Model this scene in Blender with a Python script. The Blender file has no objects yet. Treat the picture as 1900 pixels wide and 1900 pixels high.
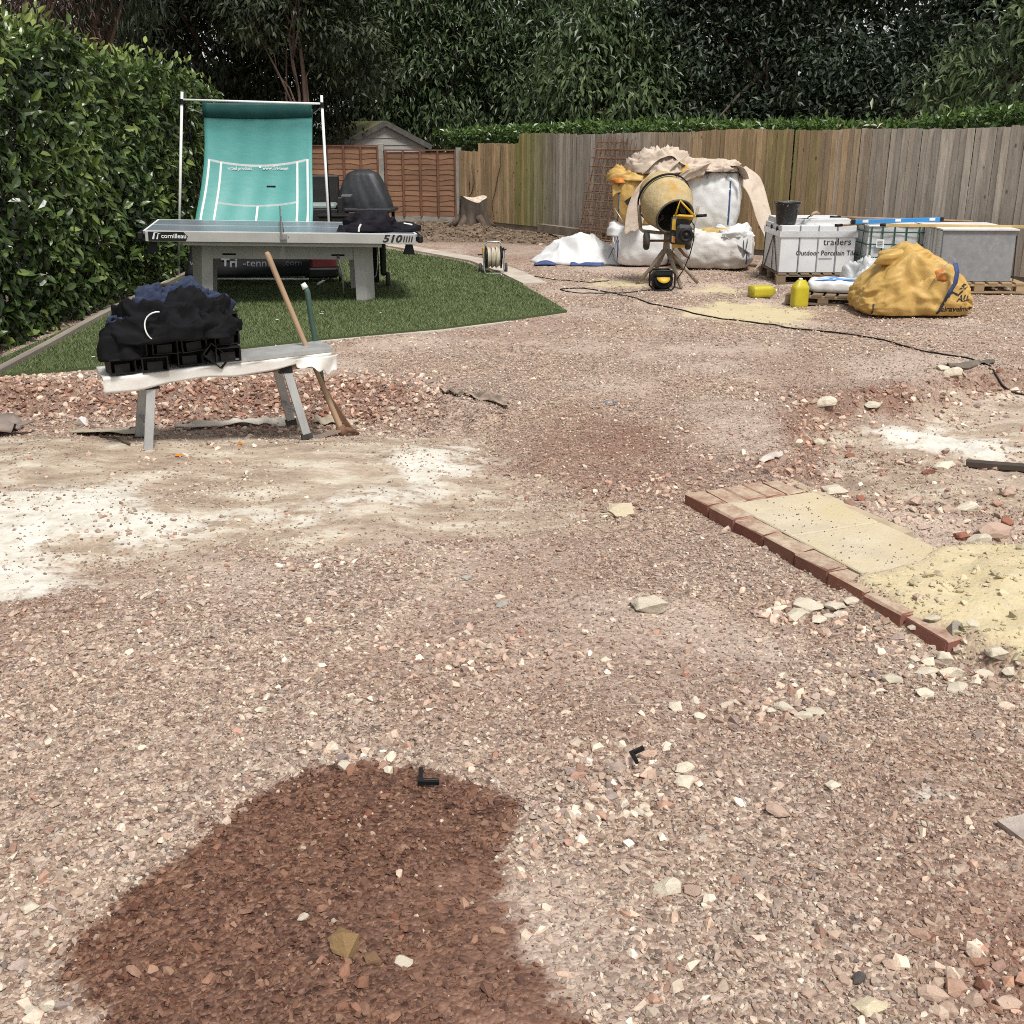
import bpy, bmesh, math, random
import numpy as np
from mathutils import Vector, Matrix, Euler
from mathutils.bvhtree import BVHTree
random.seed(7); RNG = np.random.default_rng(11)
S = bpy.context.scene
C = S.collection
R = math.radians

# ---------------------------------------------------------------- camera
cam_d = bpy.data.cameras.new('camera'); cam = bpy.data.objects.new('camera', cam_d); C.objects.link(cam)
cam.location = (0, 0, 1.75)
cam.rotation_euler = (math.pi/2 - math.atan(707/2050), 0, 0)
cam_d.sensor_fit = 'HORIZONTAL'; cam_d.angle = 2*math.atan(950/2050)
cam_d.clip_start = 0.05; cam_d.clip_end = 2000
S.camera = cam
# ---------------------------------------------------------------- sky, sun, exposure
SUN_EL, SUN_AZ = R(62), R(155)        # azimuth measured from +Y towards +X: high, behind the camera to the right
W = bpy.data.worlds.new('World'); S.world = W; W.use_nodes = True
nt = W.node_tree; bg = nt.nodes['Background']
sk = nt.nodes.new('ShaderNodeTexSky'); sk.sky_type = 'NISHITA'; sk.sun_disc = False
sk.sun_elevation = SUN_EL; sk.sun_rotation = SUN_AZ; sk.air_density = 1.0; sk.dust_density = 1.5; sk.ozone_density = 1.0
hs = nt.nodes.new('ShaderNodeHueSaturation'); hs.inputs['Saturation'].default_value = 0.12   # overcast: nearly colourless
nt.links.new(sk.outputs[0], hs.inputs['Color']); nt.links.new(hs.outputs[0], bg.inputs['Color'])
bg.inputs['Strength'].default_value = 0.06
sl = bpy.data.lights.new('sun', 'SUN'); sl.energy = 1.5; sl.angle = R(14); sl.color = (1, .97, .93)
so = bpy.data.objects.new('sun', sl); C.objects.link(so)
sd = Vector((math.cos(SUN_EL)*math.sin(SUN_AZ), math.cos(SUN_EL)*math.cos(SUN_AZ), math.sin(SUN_EL)))
so.rotation_euler = sd.to_track_quat('Z', 'Y').to_euler(); so.location = sd*30
S.render.engine = 'CYCLES'; S.cycles.use_denoising = False; S.cycles.filter_width = 1.0; S.cycles.max_bounces = 6; S.cycles.diffuse_bounces = 3; S.cycles.glossy_bounces = 2; S.cycles.transparent_max_bounces = 4
S.view_settings.view_transform = 'Standard'; S.view_settings.look = 'None'
S.view_settings.exposure = 1.35; S.view_settings.gamma = 1; S.view_settings.use_curve_mapping = False

# ---------------------------------------------------------------- helpers
def hash2(i, j, s):
    n = (i.astype(np.int64)*374761393 + j.astype(np.int64)*668265263 + s*974711) & 0xffffffff
    n = ((n ^ (n >> 13))*1274126177) & 0xffffffff
    return ((n ^ (n >> 16)) & 0xffffff)/float(0xffffff)
def vn(x, y, s=0):
    x = np.asarray(x, float); y = np.asarray(y, float)
    i = np.floor(x); j = np.floor(y); u = x-i; v = y-j
    u = u*u*(3-2*u); v = v*v*(3-2*v)
    return (hash2(i,j,s)*(1-u)+hash2(i+1,j,s)*u)*(1-v)+(hash2(i,j+1,s)*(1-u)+hash2(i+1,j+1,s)*u)*v
def fbm(x, y, s=0, o=4):
    t = 0; a = .5; n = 0
    for k in range(o):
        t = t+a*vn(x*2**k, y*2**k, s+k*17); n += a; a *= .5
    return t/n
def sstep(a, b, x):
    t = np.clip((x-a)/(b-a), 0, 1); return t*t*(3-2*t)
def poly_sd(x, y, P):
    """signed distance to polygon, positive inside"""
    x = np.asarray(x, float); y = np.asarray(y, float)
    d = np.full(x.shape, 1e9); ins = np.zeros(x.shape, bool)
    n = len(P)
    for k in range(n):
        ax, ay = P[k]; bx, by = P[(k+1) % n]
        ex, ey = bx-ax, by-ay
        t = np.clip(((x-ax)*ex+(y-ay)*ey)/(ex*ex+ey*ey), 0, 1)
        d = np.minimum(d, np.hypot(x-ax-t*ex, y-ay-t*ey))
        if ey != 0:
            c = ((ay > y) != (by > y)) & (x < ex*(y-ay)/ey+ax)
            ins ^= c
    return np.where(ins, d, -d)

def fastmesh(name, V, F, mats=(), smooth=False, fmat=None):
    """F: int array (n,3) or (n,4), or list of such arrays"""
    me = bpy.data.meshes.new(name)
    Fs = F if isinstance(F, list) else [F]
    V = np.asarray(V, np.float32)
    me.vertices.add(len(V)); me.vertices.foreach_set('co', V.ravel())
    li = np.concatenate([f.ravel() for f in Fs]).astype(np.int32)
    ct = np.concatenate([np.full(len(f), f.shape[1], np.int32) for f in Fs])
    st = np.concatenate([[0], np.cumsum(ct)[:-1]]).astype(np.int32)
    me.loops.add(len(li)); me.loops.foreach_set('vertex_index', li)
    me.polygons.add(len(ct)); me.polygons.foreach_set('loop_start', st)
    try: me.polygons.foreach_set('loop_total', ct)
    except Exception: pass
    for m in mats: me.materials.append(m)
    if fmat is not None: me.polygons.foreach_set('material_index', np.asarray(fmat, np.int32))
    me.polygons.foreach_set('use_smooth', np.full(len(ct), smooth))
    me.update(calc_edges=True); me.validate()
    return me
def link(name, me, parent=None, loc=(0,0,0), rot=(0,0,0)):
    o = bpy.data.objects.new(name, me); C.objects.link(o)
    o.location = loc; o.rotation_euler = rot
    if parent: o.parent = parent
    return o
def tag(o, label, cat, group=None):
    o['label'] = label; o['category'] = cat
    if group: o['group'] = group
    return o
def thing(name, label, cat, loc=(0,0,0), rz=0, group=None):
    o = bpy.data.objects.new(name, None); C.objects.link(o); o.empty_display_size = .1
    o.location = loc; o.rotation_euler = (0,0,rz)
    return tag(o, label, cat, group)
def struct(o, kind='structure'):
    o['kind'] = kind; return o

class MB:
    """collects shapes, builds one mesh"""
    def __init__(s): s.v = []; s.f = []
    def add(s, V, F):
        b = len(s.v); s.v += [tuple(p) for p in V]; s.f += [tuple(i+b for i in f) for f in F]; return s
    def box(s, c, d, rot=None, taper=1.0, bev=0):
        x, y, z = d[0]/2, d[1]/2, d[2]/2
        V = [(-x,-y,-z),(x,-y,-z),(x,y,-z),(-x,y,-z)]+[(a*taper,b*taper,z) for a,b in ((-x,-y),(x,-y),(x,y),(-x,y))]
        F = [(3,2,1,0),(4,5,6,7),(0,1,5,4),(1,2,6,5),(2,3,7,6),(3,0,4,7)]
        if bev:
            bm = bmesh.new(); vs = [bm.verts.new(p) for p in V]
            for f in F: bm.faces.new([vs[i] for i in f])
            bmesh.ops.bevel(bm, geom=bm.edges[:], offset=bev, segments=1, affect='EDGES')
            bm.verts.index_update(); V = [v.co.copy() for v in bm.verts]; F = [[v.index for v in f.verts] for f in bm.faces]; bm.free()
        M = Matrix.Translation(c) @ (rot.to_matrix().to_4x4() if rot is not None else Matrix())
        return s.add([M @ Vector(p) for p in V], F)
    def beam(s, a, b, w, h, up=(0,0,1), w2=None, h2=None):
        a, b, up = Vector(a), Vector(b), Vector(up); d = (b-a).normalized()
        r = d.cross(up).normalized(); u = r.cross(d)
        w2 = w2 or w; h2 = h2 or h
        V = [a+r*i*w/2+u*j*h/2 for i,j in ((-1,-1),(1,-1),(1,1),(-1,1))]+[b+r*i*w2/2+u*j*h2/2 for i,j in ((-1,-1),(1,-1),(1,1),(-1,1))]
        return s.add(V, [(0,1,2,3),(7,6,5,4),(0,4,5,1),(1,5,6,2),(2,6,7,3),(3,7,4,0)])
    def tube(s, P, r, n=8, cap=True, closed=False):
        P = [Vector(p) for p in P]; m = len(P); rs = r if isinstance(r, (list, tuple)) else [r]*m
        V = []; prev = None
        for i, p in enumerate(P):
            if closed: d = P[(i+1) % m]-P[i-1]
            else: d = P[min(i+1, m-1)]-P[max(i-1, 0)]
            d = d.normalized() if d.length > 1e-9 else Vector((0,0,1))
            if prev is None:
                a = Vector((0,0,1)) if abs(d.z) < .9 else Vector((1,0,0)); x = d.cross(a).normalized()
            else:
                x = (prev-d*prev.dot(d))
                x = x.normalized() if x.length > 1e-6 else d.orthogonal().normalized()
            prev = x; y = d.cross(x)
            for k in range(n):
                t = 2*math.pi*k/n; V.append(p+(x*math.cos(t)+y*math.sin(t))*rs[i])
        F = []
        for i in range(m if closed else m-1):
            for k in range(n):
                a = i*n+k; b = i*n+(k+1) % n; j = ((i+1) % m)*n
                F.append((a, b, j+(k+1) % n, j+k))
        if cap and not closed: F += [tuple(range(n-1,-1,-1)), tuple(range((m-1)*n, m*n))]
        return s.add(V, F)
    def lathe(s, prof, n=24, M=None, cap=(True, True)):
        M = M or Matrix(); V = []; F = []
        for r, z in prof:
            for k in range(n):
                t = 2*math.pi*k/n; V.append(M @ Vector((r*math.cos(t), r*math.sin(t), z)))
        for i in range(len(prof)-1):
            for k in range(n):
                F.append((i*n+k, i*n+(k+1) % n, (i+1)*n+(k+1) % n, (i+1)*n+k))
        if cap[0]: F.append(tuple(range(n-1,-1,-1)))
        if cap[1]: F.append(tuple(range((len(prof)-1)*n, len(prof)*n)))
        return s.add(V, F)
    def grid(s, fn, nu, nv, thick=0):
        """fn(u,v)->point; optional second skin offset along normal"""
        P = [[Vector(fn(i/nu, j/nv)) for j in range(nv+1)] for i in range(nu+1)]
        idx = lambda i, j: i*(nv+1)+j
        V = [p for r in P for p in r]; F = [(idx(i,j), idx(i+1,j), idx(i+1,j+1), idx(i,j+1)) for i in range(nu) for j in range(nv)]
        if thick:
            N = []
            for i in range(nu+1):
                for j in range(nv+1):
                    a = P[min(i+1,nu)][j]-P[max(i-1,0)][j]; b = P[i][min(j+1,nv)]-P[i][max(j-1,0)]
                    n = a.cross(b); N.append(n.normalized() if n.length > 1e-12 else Vector((0,0,1)))
            o = len(V); V2 = [v-N[k]*thick for k, v in enumerate(V)]
            F += [tuple(i+o for i in reversed(f)) for f in F]
            V += V2
            rim = [idx(i,0) for i in range(nu)]+[idx(nu,j) for j in range(nv)]+[idx(i,nv) for i in range(nu,0,-1)]+[idx(0,j) for j in range(nv,0,-1)]
            for k in range(len(rim)):
                a, b = rim[k], rim[(k+1) % len(rim)]; F.append((b, a, a+o, b+o))
        return s.add(V, F)
    def build(s, name, mat, parent=None, smooth=False, loc=(0,0,0), rot=(0,0,0), angle=None):
        me = bpy.data.meshes.new(name); me.from_pydata([tuple(v) for v in s.v], [], s.f)
        bm = bmesh.new(); bm.from_mesh(me); bmesh.ops.recalc_face_normals(bm, faces=bm.faces[:])
        if angle is not None:
            smooth = True
            for e in bm.edges:
                if len(e.link_faces) == 2 and e.calc_face_angle(0) > R(angle): e.smooth = False
        bm.to_mesh(me); bm.free()
        me.materials.append(mat)
        if smooth: me.polygons.foreach_set('use_smooth', [True]*len(me.polygons))
        return link(name, me, parent, loc, rot)

def text_mesh(txt, size, bold=0.0, squash=1.0, shear=0.0):
    cu = bpy.data.curves.new('lettering', 'FONT'); cu.body = txt; cu.size = size; cu.offset = bold; cu.align_x = 'CENTER'; cu.align_y = 'CENTER'
    cu.shear = shear; cu.resolution_u = 2
    o = bpy.data.objects.new('lettering', cu); C.objects.link(o)
    dg = bpy.context.evaluated_depsgraph_get(); dg.update()
    me = bpy.data.meshes.new_from_object(o.evaluated_get(dg))
    bpy.data.objects.remove(o); bpy.data.curves.remove(cu)
    for v in me.vertices: v.co.x *= squash
    return me
def lettering(txt, size, mat, parent, loc, xd, yd, bold=0, squash=1, shear=0, name='lettering', onto=None, eps=.003):
    """flat print: at loc, reading along xd, up along yd (parent space); onto = mesh object to press it on"""
    me = text_mesh(txt, size, bold, squash, shear)
    xd = Vector(xd).normalized(); yd = Vector(yd).normalized(); zd = xd.cross(yd); loc = Vector(loc)
    press(me, loc, xd, yd, zd, onto, eps)
    me.materials.clear(); me.materials.append(mat)
    return link(name, me, parent)
def press(me, loc, xd, yd, zd, onto, eps):
    bvh = None
    if onto is not None:
        bm = bmesh.new(); bm.from_mesh(onto.data); bmesh.ops.transform(bm, matrix=onto.matrix_basis, verts=bm.verts[:]); bvh = BVHTree.FromBMesh(bm); bm.free()
        bm = bmesh.new(); bm.from_mesh(me); bmesh.ops.triangulate(bm, faces=bm.faces[:])
        bmesh.ops.subdivide_edges(bm, edges=[e for e in bm.edges if e.calc_length() > .03], cuts=2); bmesh.ops.triangulate(bm, faces=bm.faces[:]); bm.to_mesh(me); bm.free()
    for v in me.vertices:
        p = loc+xd*v.co.x+yd*v.co.y
        if bvh:
            h = bvh.ray_cast(p+zd*.6, -zd, 1.5)
            if h[0] is not None: p = h[0]+zd*eps
        else: p = p+zd*eps
        v.co = p
def printed(pts, mat, parent, loc, xd, yd, onto=None, name='print', eps=.003):
    """flat printed polygon shapes: pts = list of polygons in 2D"""
    me = bpy.data.meshes.new(name); V = []; F = []
    for poly in pts:
        b = len(V); V += [(x, y, 0) for x, y in poly]; F.append(tuple(range(b, b+len(poly))))
    me.from_pydata(V, [], F)
    xd = Vector(xd).normalized(); yd = Vector(yd).normalized()
    press(me, Vector(loc), xd, yd, xd.cross(yd), onto, eps)
    me.materials.append(mat)
    return link(name, me, parent)

# ---------------------------------------------------------------- materials
class NT:
    def __init__(s, name):
        s.m = bpy.data.materials.new(name); s.m.use_nodes = True; s.t = s.m.node_tree; s.b = s.t.nodes['Principled BSDF']
    def n(s, kind, **kw):
        x = s.t.nodes.new('ShaderNode'+kind)
        for k, v in kw.items():
            if k.startswith('i_'): x.inputs[k[2:].replace('_', ' ')].default_value = v
            else: setattr(x, k, v)
        return x
    def l(s, a, b): s.t.links.new(a, b)
    def set(s, k, v): s.b.inputs[k].default_value = v
    def coord(s, scale=(1,1,1), rnd=True):
        tc = s.n('TexCoord'); out = tc.outputs['Object']
        if rnd:
            oi = s.n('ObjectInfo'); mu = s.n('VectorMath', operation='MULTIPLY_ADD')
            cb = s.n('CombineXYZ'); s.l(oi.outputs['Random'], cb.inputs[0]); s.l(oi.outputs['Random'], cb.inputs[2])
            s.l(cb.outputs[0], mu.inputs[0]); mu.inputs[1].default_value = (37, 0, 53); s.l(out, mu.inputs[2]); out = mu.outputs[0]
        mp = s.n('Mapping'); mp.inputs['Scale'].default_value = scale; s.l(out, mp.inputs[0])
        return mp.outputs[0]
    def noise(s, vec, scale, detail=4, rough=.55, dist=0):
        x = s.n('TexNoise'); x.inputs['Scale'].default_value = scale; x.inputs['Detail'].default_value = detail
        x.inputs['Roughness'].default_value = rough; x.inputs['Distortion'].default_value = dist
        s.l(vec, x.inputs['Vector']); return x.outputs['Fac']
    def ramp(s, fac, a, b, c0=(0,0,0,1), c1=(1,1,1,1)):
        r = s.n('ValToRGB'); r.color_ramp.elements[0].position = a; r.color_ramp.elements[1].position = b
        r.color_ramp.elements[0].color = c0; r.color_ramp.elements[1].color = c1; s.l(fac, r.inputs[0]); return r.outputs[0]
    def mix(s, fac, a, b, mode='MIX'):
        x = s.n('Mix', data_type='RGBA', blend_type=mode)
        for sock, v in ((x.inputs[0], fac), (x.inputs[6], a), (x.inputs[7], b)):
            if hasattr(v, 'links'): s.l(v, sock)
            else: sock.default_value = v if not isinstance(v, tuple) or len(v) == 4 else (*v, 1)
        return x.outputs[2]
    def mul(s, a, b, op='MULTIPLY'):
        x = s.n('Math', operation=op)
        for i, v in enumerate((a, b)):
            if hasattr(v, 'links'): s.l(v, x.inputs[i])
            else: x.inputs[i].default_value = v
        return x.outputs[0]
    def bump(s, h, strength=.4, dist=.01):
        b = s.n('Bump'); b.inputs['Strength'].default_value = strength; b.inputs['Distance'].default_value = dist
        s.l(h, b.inputs['Height']); s.l(b.outputs[0], s.b.inputs['Normal'])
def pm(name, c1, c2=None, rough=.7, sc=6, vec=(1,1,1), lo=.35, hi=.65, dirt=None, dsc=3, dlo=.5, dhi=.7, bump=.2, bsc=40, bd=.004, metal=0, spec=.4, objcol=False, sub=None):
    """procedural material: two mottled tones, optional dirt layer with its own shape, fine relief"""
    t = NT(name); v = t.coord(vec)
    c2 = c2 or tuple(x*.8 for x in c1)
    col = t.mix(t.ramp(t.noise(v, sc), lo, hi), (*c1, 1), (*c2, 1))
    if objcol:
        oi = t.n('ObjectInfo'); col = t.mix(1.0, col, oi.outputs['Color'], 'MULTIPLY')
    if dirt: col = t.mix(t.ramp(t.noise(v, dsc, 6, .65), dlo, dhi), col, (*dirt, 1))
    t.l(col, t.b.inputs['Base Color'])
    t.set('Roughness', rough); t.set('Metallic', metal); t.set('Specular IOR Level', spec)
    if bump: t.bump(t.noise(v, bsc, 5, .6), bump, bd)
    return t.m
# ---------------------------------------------------------------- terrain
DIG = [(-9,3.0),(-2.1,3.95),(-1.28,4.28),(-.82,4.5),(-.22,4.72),(.38,4.9),(.78,5.15),(.25,5.75),(0.02,6.3),(-.12,6.9),(-.45,7.5),(-1.0,7.75),(-1.7,7.8),(-3.2,7.75),(-9,7.4)]
PIT = [(1.40,5.62),(1.62,6.0),(1.74,6.7),(2.0,7.45),(2.35,7.62),(2.95,7.85),(3.55,8.35),(6,8.7),(6,4.6),(2.6,4.85),(1.75,5.2)]
HEAP = [(1.285,4.05),(1.36,4.16),(1.50,4.20),(1.66,4.32),(1.80,4.48),(2.0,4.52),(2.9,4.55),(4.5,4.3),(4.5,2.6),(2.2,2.95),(1.72,3.30),(1.58,3.50)]
TURF = [(-4.12,8.1),(-3.83,8.18),(-3.05,8.55),(-2.35,9.25),(-1.67,9.72),(-1.22,9.97),(-.65,10.28),(0,10.8),(.56,11.31),(.35,12.3),(.07,13.55),(-.3,14.7),(-.7,15.8),(-1.7,17.2),(-2.6,18.4),(-4.12,19.0)]
WET = [(-.74,1.55),(-.84,1.80),(-.95,1.92),(-1.02,2.05),(-.97,2.2),(-.86,2.38),(-.74,2.62),(-.64,2.77),(-.52,2.83),(-.36,2.80),(-.2,2.75),(-.06,2.71),(.005,2.6),(-.03,2.42),(-.03,2.24),(.05,2.02),(.13,1.9),(.2,1.82),(.25,1.55)]
WHITE = [[(-3.2,5.1),(-2.6,5.62),(-2.05,5.75),(-1.85,5.3),(-1.45,5.12),(-1.7,4.75),(-2.05,4.8),(-1.75,4.2),(-2.1,4.0),(-3.2,3.9)],
         [(-1.6,5.1),(-1.1,5.38),(-.75,5.62),(-.42,5.75),(-.30,5.5),(-.8,5.2),(-1.2,5.0)],
         [(-.8,6.1),(-.72,6.5),(-.3,6.55),(-.14,6.15),(-.3,5.8),(-.62,5.75)],
         [(2.3,7.2),(2.9,7.35),(3.3,6.9),(3.0,6.5),(2.6,6.75)],
         [(1.15,2.35),(1.35,2.3),(1.5,2.12),(1.28,2.18)], [(.66,2.55),(.72,2.5),(.66,2.46),(.6,2.5)], [(1.17,2.7),(1.2,2.66),(1.15,2.64)]]
YELLOW = [[(1.7,11.5),(2.3,12.1),(2.75,12.2),(3.05,11.2),(2.9,10.8),(2.3,10.55)], [(.95,13.3),(1.2,13.9),(1.75,13.8),(1.6,13.2)], [(2.0,13.0),(2.4,13.4),(2.6,12.9)]]
SOIL = [(-2.4,19.0),(-1.2,18.8),(-.2,18.5),(.6,18.1),(1.2,18.5),(.8,20.2),(.2,21.1),(-1,22.9),(-9,23.8),(-9,19.4),(-4,19.2)]
def H(x, y):
    x = np.asarray(x, float); y = np.asarray(y, float)
    w = (fbm(x*3, y*3, 5)-.5)*.1
    d = poly_sd(x, y, DIG)
    far = sstep(6.4, 7.2, y)*(x < 0)
    z = -.055*sstep(-.05, .16, d+w)*(1-far)-far*.15*sstep(-.12, .34, d+w*1.5)
    pd = poly_sd(x, y, PIT)+w; z = z-.19*sstep(-.03, .13, pd)*(1-.45*fbm(x*1.6, y*1.6, 8))+.035*np.exp(-((pd+.12)/.12)**2)
    z = z+.014*np.max([sstep(-.1, .2, poly_sd(x, y, p)+w) for p in WHITE[:4]], 0)
    hp = poly_sd(x, y, HEAP)+w*.35; z = z+.085*sstep(-.03, .09, hp)+.07*sstep(.08, .6, hp)*(.4+1.2*fbm(x*2.3, y*2.3, 9))
    z = z+.05*sstep(0, .5, poly_sd(x, y, SOIL))*(fbm(x*2.5, y*2.5, 3)*1.6)
    z = z+.10*np.exp(-(((x+.72)/.42)**2+((y-20.55)/.4)**2))          # spoil heaped against the tree stump
    near = 1-sstep(12, 30, y)
    z = z+((fbm(x*.8, y*.8, 21)-.5)*.07+(fbm(x*2.6, y*2.6, 22)-.5)*.04)*near
    rough = .4+1.6*sstep(-.3, .3, poly_sd(x, y, PIT))+1.7*sstep(-.0, .3, poly_sd(x, y, HEAP))+3.0*far*sstep(-.5, 0, d)*(1-sstep(.3,.7,d))
    z = z+(fbm(x*9, y*9, 31)-.5)*.03*rough*near+(fbm(x*28, y*28, 33)-.5)*.012*rough*near
    t = sstep(-.25, .0, poly_sd(x, y, TURF))
    return z*(1-t)+t*0.0
def h1(x, y): return float(H(np.array([x]), np.array([y]))[0])
def masks(x, y):
    e = (fbm(x*4, y*4, 41)-.5)*.5+(fbm(x*16, y*16, 42, 3)-.5)*.25
    m = {}
    m['white'] = np.max([sstep(-.24, .30, poly_sd(x, y, p)+e*.8) for p in WHITE], 0)
    sand = sstep(-.15, .6, poly_sd(x, y, DIG)+e*1.1)*(1-.85*sstep(6.6, 7.2, y))*(.55+.9*fbm(x*1.3+5, y*2.6, 44))
    sand = np.maximum(sand, sstep(-.1, .3, poly_sd(x, y, PIT)+e*.7)*(.25+.8*fbm(x*1.5+2, y*2.2, 45)))
    sand = np.maximum(sand, .8*np.exp(-(((x-.1)/.5)**2+((y-4.95)/.22)**2)))
    m['sand'] = sand
    m['yellow'] = np.maximum(np.max([sstep(-.25, .3, poly_sd(x, y, p)+e*1.2) for p in YELLOW], 0), sstep(-.08, .15, poly_sd(x, y, HEAP)+e*.3))
    wn = (fbm(x*7, y*7, 51)-.5)*.10+(fbm(x*45, y*45, 52, 3)-.5)*.09
    m['wet'] = sstep(-.022, .022, poly_sd(x, y, WET)+wn)
    m['red'] = np.clip(np.exp(-(((x-.55)/.5)**2+((y-6.4)/.8)**2))+sstep(-.4, .2, -np.abs(y-7.75)+.2)*(x < -.3)*(1-sstep(-1.0,-.2,x))+.9*np.exp(-(((x-1.15)/.2)**2+((y-1.95)/.25)**2)), 0, 1)*(.5+fbm(x*5, y*5, 61))
    m['red'] = np.clip(m['red']+.38*sstep(.5, .7, fbm(x*.9, y*.9, 63, 5))+.8*np.exp(-((poly_sd(x, y, PIT)-.05)/.12)**2)*(.4+fbm(x*4, y*4, 64)), 0, 1)
    m['dust'] = sstep(.46, .7, fbm(x*1.4+3, y*1.4, 66, 5))*(1-m['red'])
    m['soil'] = sstep(-.1, .2, poly_sd(x, y, SOIL)+e*.5)
    return m
def axis(parts):
    out = [parts[0][0]]
    for a, b, s in parts:
        n = max(1, round((b-a)/s)); out += [a+(b-a)*(i+1)/n for i in range(n)]
    return np.array(out)
gx = axis([(-400,-60,60),(-60,-12,6),(-12,-5,.25),(-5,-3,.06),(-3,3,.03),(3,5,.06),(5,12,.25),(12,60,6),(60,400,60)])
gy = axis([(-60,-4,6),(-4,1.2,.2),(1.2,6,.03),(6,9,.04),(9,15,.1),(15,25,.15),(25,60,5),(60,500,60)])
X, Y = np.meshgrid(gx, gy, indexing='ij'); Z = H(X, Y)
nx, ny = X.shape
I = np.arange(nx*ny).reshape(nx, ny)
Fq = np.stack([I[:-1,:-1], I[1:,:-1], I[1:,1:], I[:-1,1:]], -1).reshape(-1, 4)

def ground_mat():
    t = NT('crushed_stone_ground')
    tc = t.n('TexCoord'); v = tc.outputs['Object']
    at = lambda k: t.n('Attribute', attribute_name=k).outputs['Fac']
    vo = t.n('TexVoronoi'); vo.inputs['Scale'].default_value = 75; t.l(v, vo.inputs['Vector'])
    vo2 = t.n('TexVoronoi'); vo2.inputs['Scale'].default_value = 34; t.l(v, vo2.inputs['Vector'])
    sep = t.n('SeparateColor'); t.l(vo.outputs['Color'], sep.inputs[0])
    sep2 = t.n('SeparateColor'); t.l(vo2.outputs['Color'], sep2.inputs[0])
    r = t.n('ValToRGB'); cr = r.color_ramp
    cols = [(0,(.055,.037,.03)),(.2,(.155,.107,.084)),(.4,(.26,.188,.148)),(.6,(.35,.262,.21)),(.8,(.45,.356,.29)),(1,(.60,.515,.425))]
    cr.elements[0].color = (*cols[0][1],1); cr.elements[1].color = (*cols[-1][1],1)
    for p, c in cols[1:-1]:
        e = cr.elements.new(p); e.color = (*c, 1)
    t.l(t.mix(.35, sep.outputs[0], sep2.outputs[0]), r.inputs[0])
    col = r.outputs[0]
    big = t.noise(v, 1.1, 3, .6)
    col = t.mix(t.ramp(big, .35, .7), col, t.mix(1.0, col, (1.1,1.04,.95,1), 'MULTIPLY'))
    n3 = t.noise(v, 60, 2, .7); n4 = t.noise(v, 9, 5, .72)
    col = t.mix(t.mul(at('dust'), .6), col, t.mix(t.ramp(n3, .35, .7), (.46,.36,.295,1), (.56,.465,.39,1)))
    col = t.mix(t.mul(at('red'), .75), col, t.mix(t.ramp(n3, .4, .65), (.13,.07,.05,1), (.27,.15,.11,1)))
    mp = t.n('Mapping'); mp.inputs['Scale'].default_value = (1.1,2.6,1); t.l(v, mp.inputs[0]); nS = t.noise(mp.outputs[0], 2.4, 7, .72)
    rs = t.n('ValToRGB'); rs.color_ramp.elements[0].position = .34; rs.color_ramp.elements[0].color = (.21,.15,.11,1); rs.color_ramp.elements[1].position = .63; rs.color_ramp.elements[1].color = (.58,.53,.43,1)
    e_ = rs.color_ramp.elements.new(.5); e_.color = (.38,.30,.22,1); t.l(nS, rs.inputs[0]); sand = t.mix(t.mul(t.ramp(n3, .45, .7), .35), rs.outputs[0], (.5,.44,.34,1))
    br = lambda m, lo=.2, hi=.8, amt=.75: t.ramp(t.mul(m, t.mul(t.mul(n4, .5, 'SUBTRACT'), amt*2.4), 'ADD'), lo, hi)
    col = t.mix(t.mul(br(at('sand')), .85), col, sand)
    yel = t.mix(t.ramp(n4, .3, .75), (.56,.46,.25,1), (.55,.48,.33,1))
    col = t.mix(t.mul(br(at('yellow')), .85), col, yel)
    wh = t.mix(t.ramp(n4, .35, .65), (.72,.70,.64,1), (.50,.46,.38,1))
    col = t.mix(t.mul(br(t.mul(at('white'), t.mul(t.mul(nS, .5, 'SUBTRACT'), .9), 'ADD'), .38, .8, .95), .94), col, wh)
    soil = t.mix(t.ramp(n4, .3, .7), (.09,.065,.045,1), (.24,.18,.13,1))
    col = t.mix(br(at('soil')), col, soil)
    wet = t.mix(1.0, col, (.42,.29,.245,1), 'MULTIPLY')
    col = t.mix(at('wet'), col, wet)
    t.l(col, t.b.inputs['Base Color'])
    rr = t.n('MapRange'); t.l(at('wet'), rr.inputs[0]); rr.inputs[3].default_value = .9; rr.inputs[4].default_value = .5; t.l(rr.outputs[0], t.b.inputs['Roughness'])
    t.set('Specular IOR Level', .3)
    hgt = t.mul(t.mul(vo.outputs['Distance'], -1), t.mul(vo2.outputs['Distance'], -.9), 'ADD')
    hgt = t.mul(hgt, t.mul(n3, .8), 'ADD')
    damp = t.mul(t.mul(1.0, t.mul(br(at('white')), .6), 'SUBTRACT'), t.mul(1.0, t.mul(t.mul(at('yellow'), at('sand'), 'MAXIMUM'), .7), 'SUBTRACT'))
    t.bump(t.mul(t.mul(hgt, damp), t.mul(n4, .5), 'ADD'), .7, .009)
    return t.m
GM = ground_mat()
gme = fastmesh('ground', np.stack([X, Y, Z], -1).reshape(-1, 3), Fq, [GM], True)
mk = masks(X.ravel(), Y.ravel())
for k, a in mk.items():
    at = gme.attributes.new(k, 'FLOAT', 'POINT'); at.data.foreach_set('value', np.clip(a, 0, 1).astype(np.float32))
struct(link('ground', gme))

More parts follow.
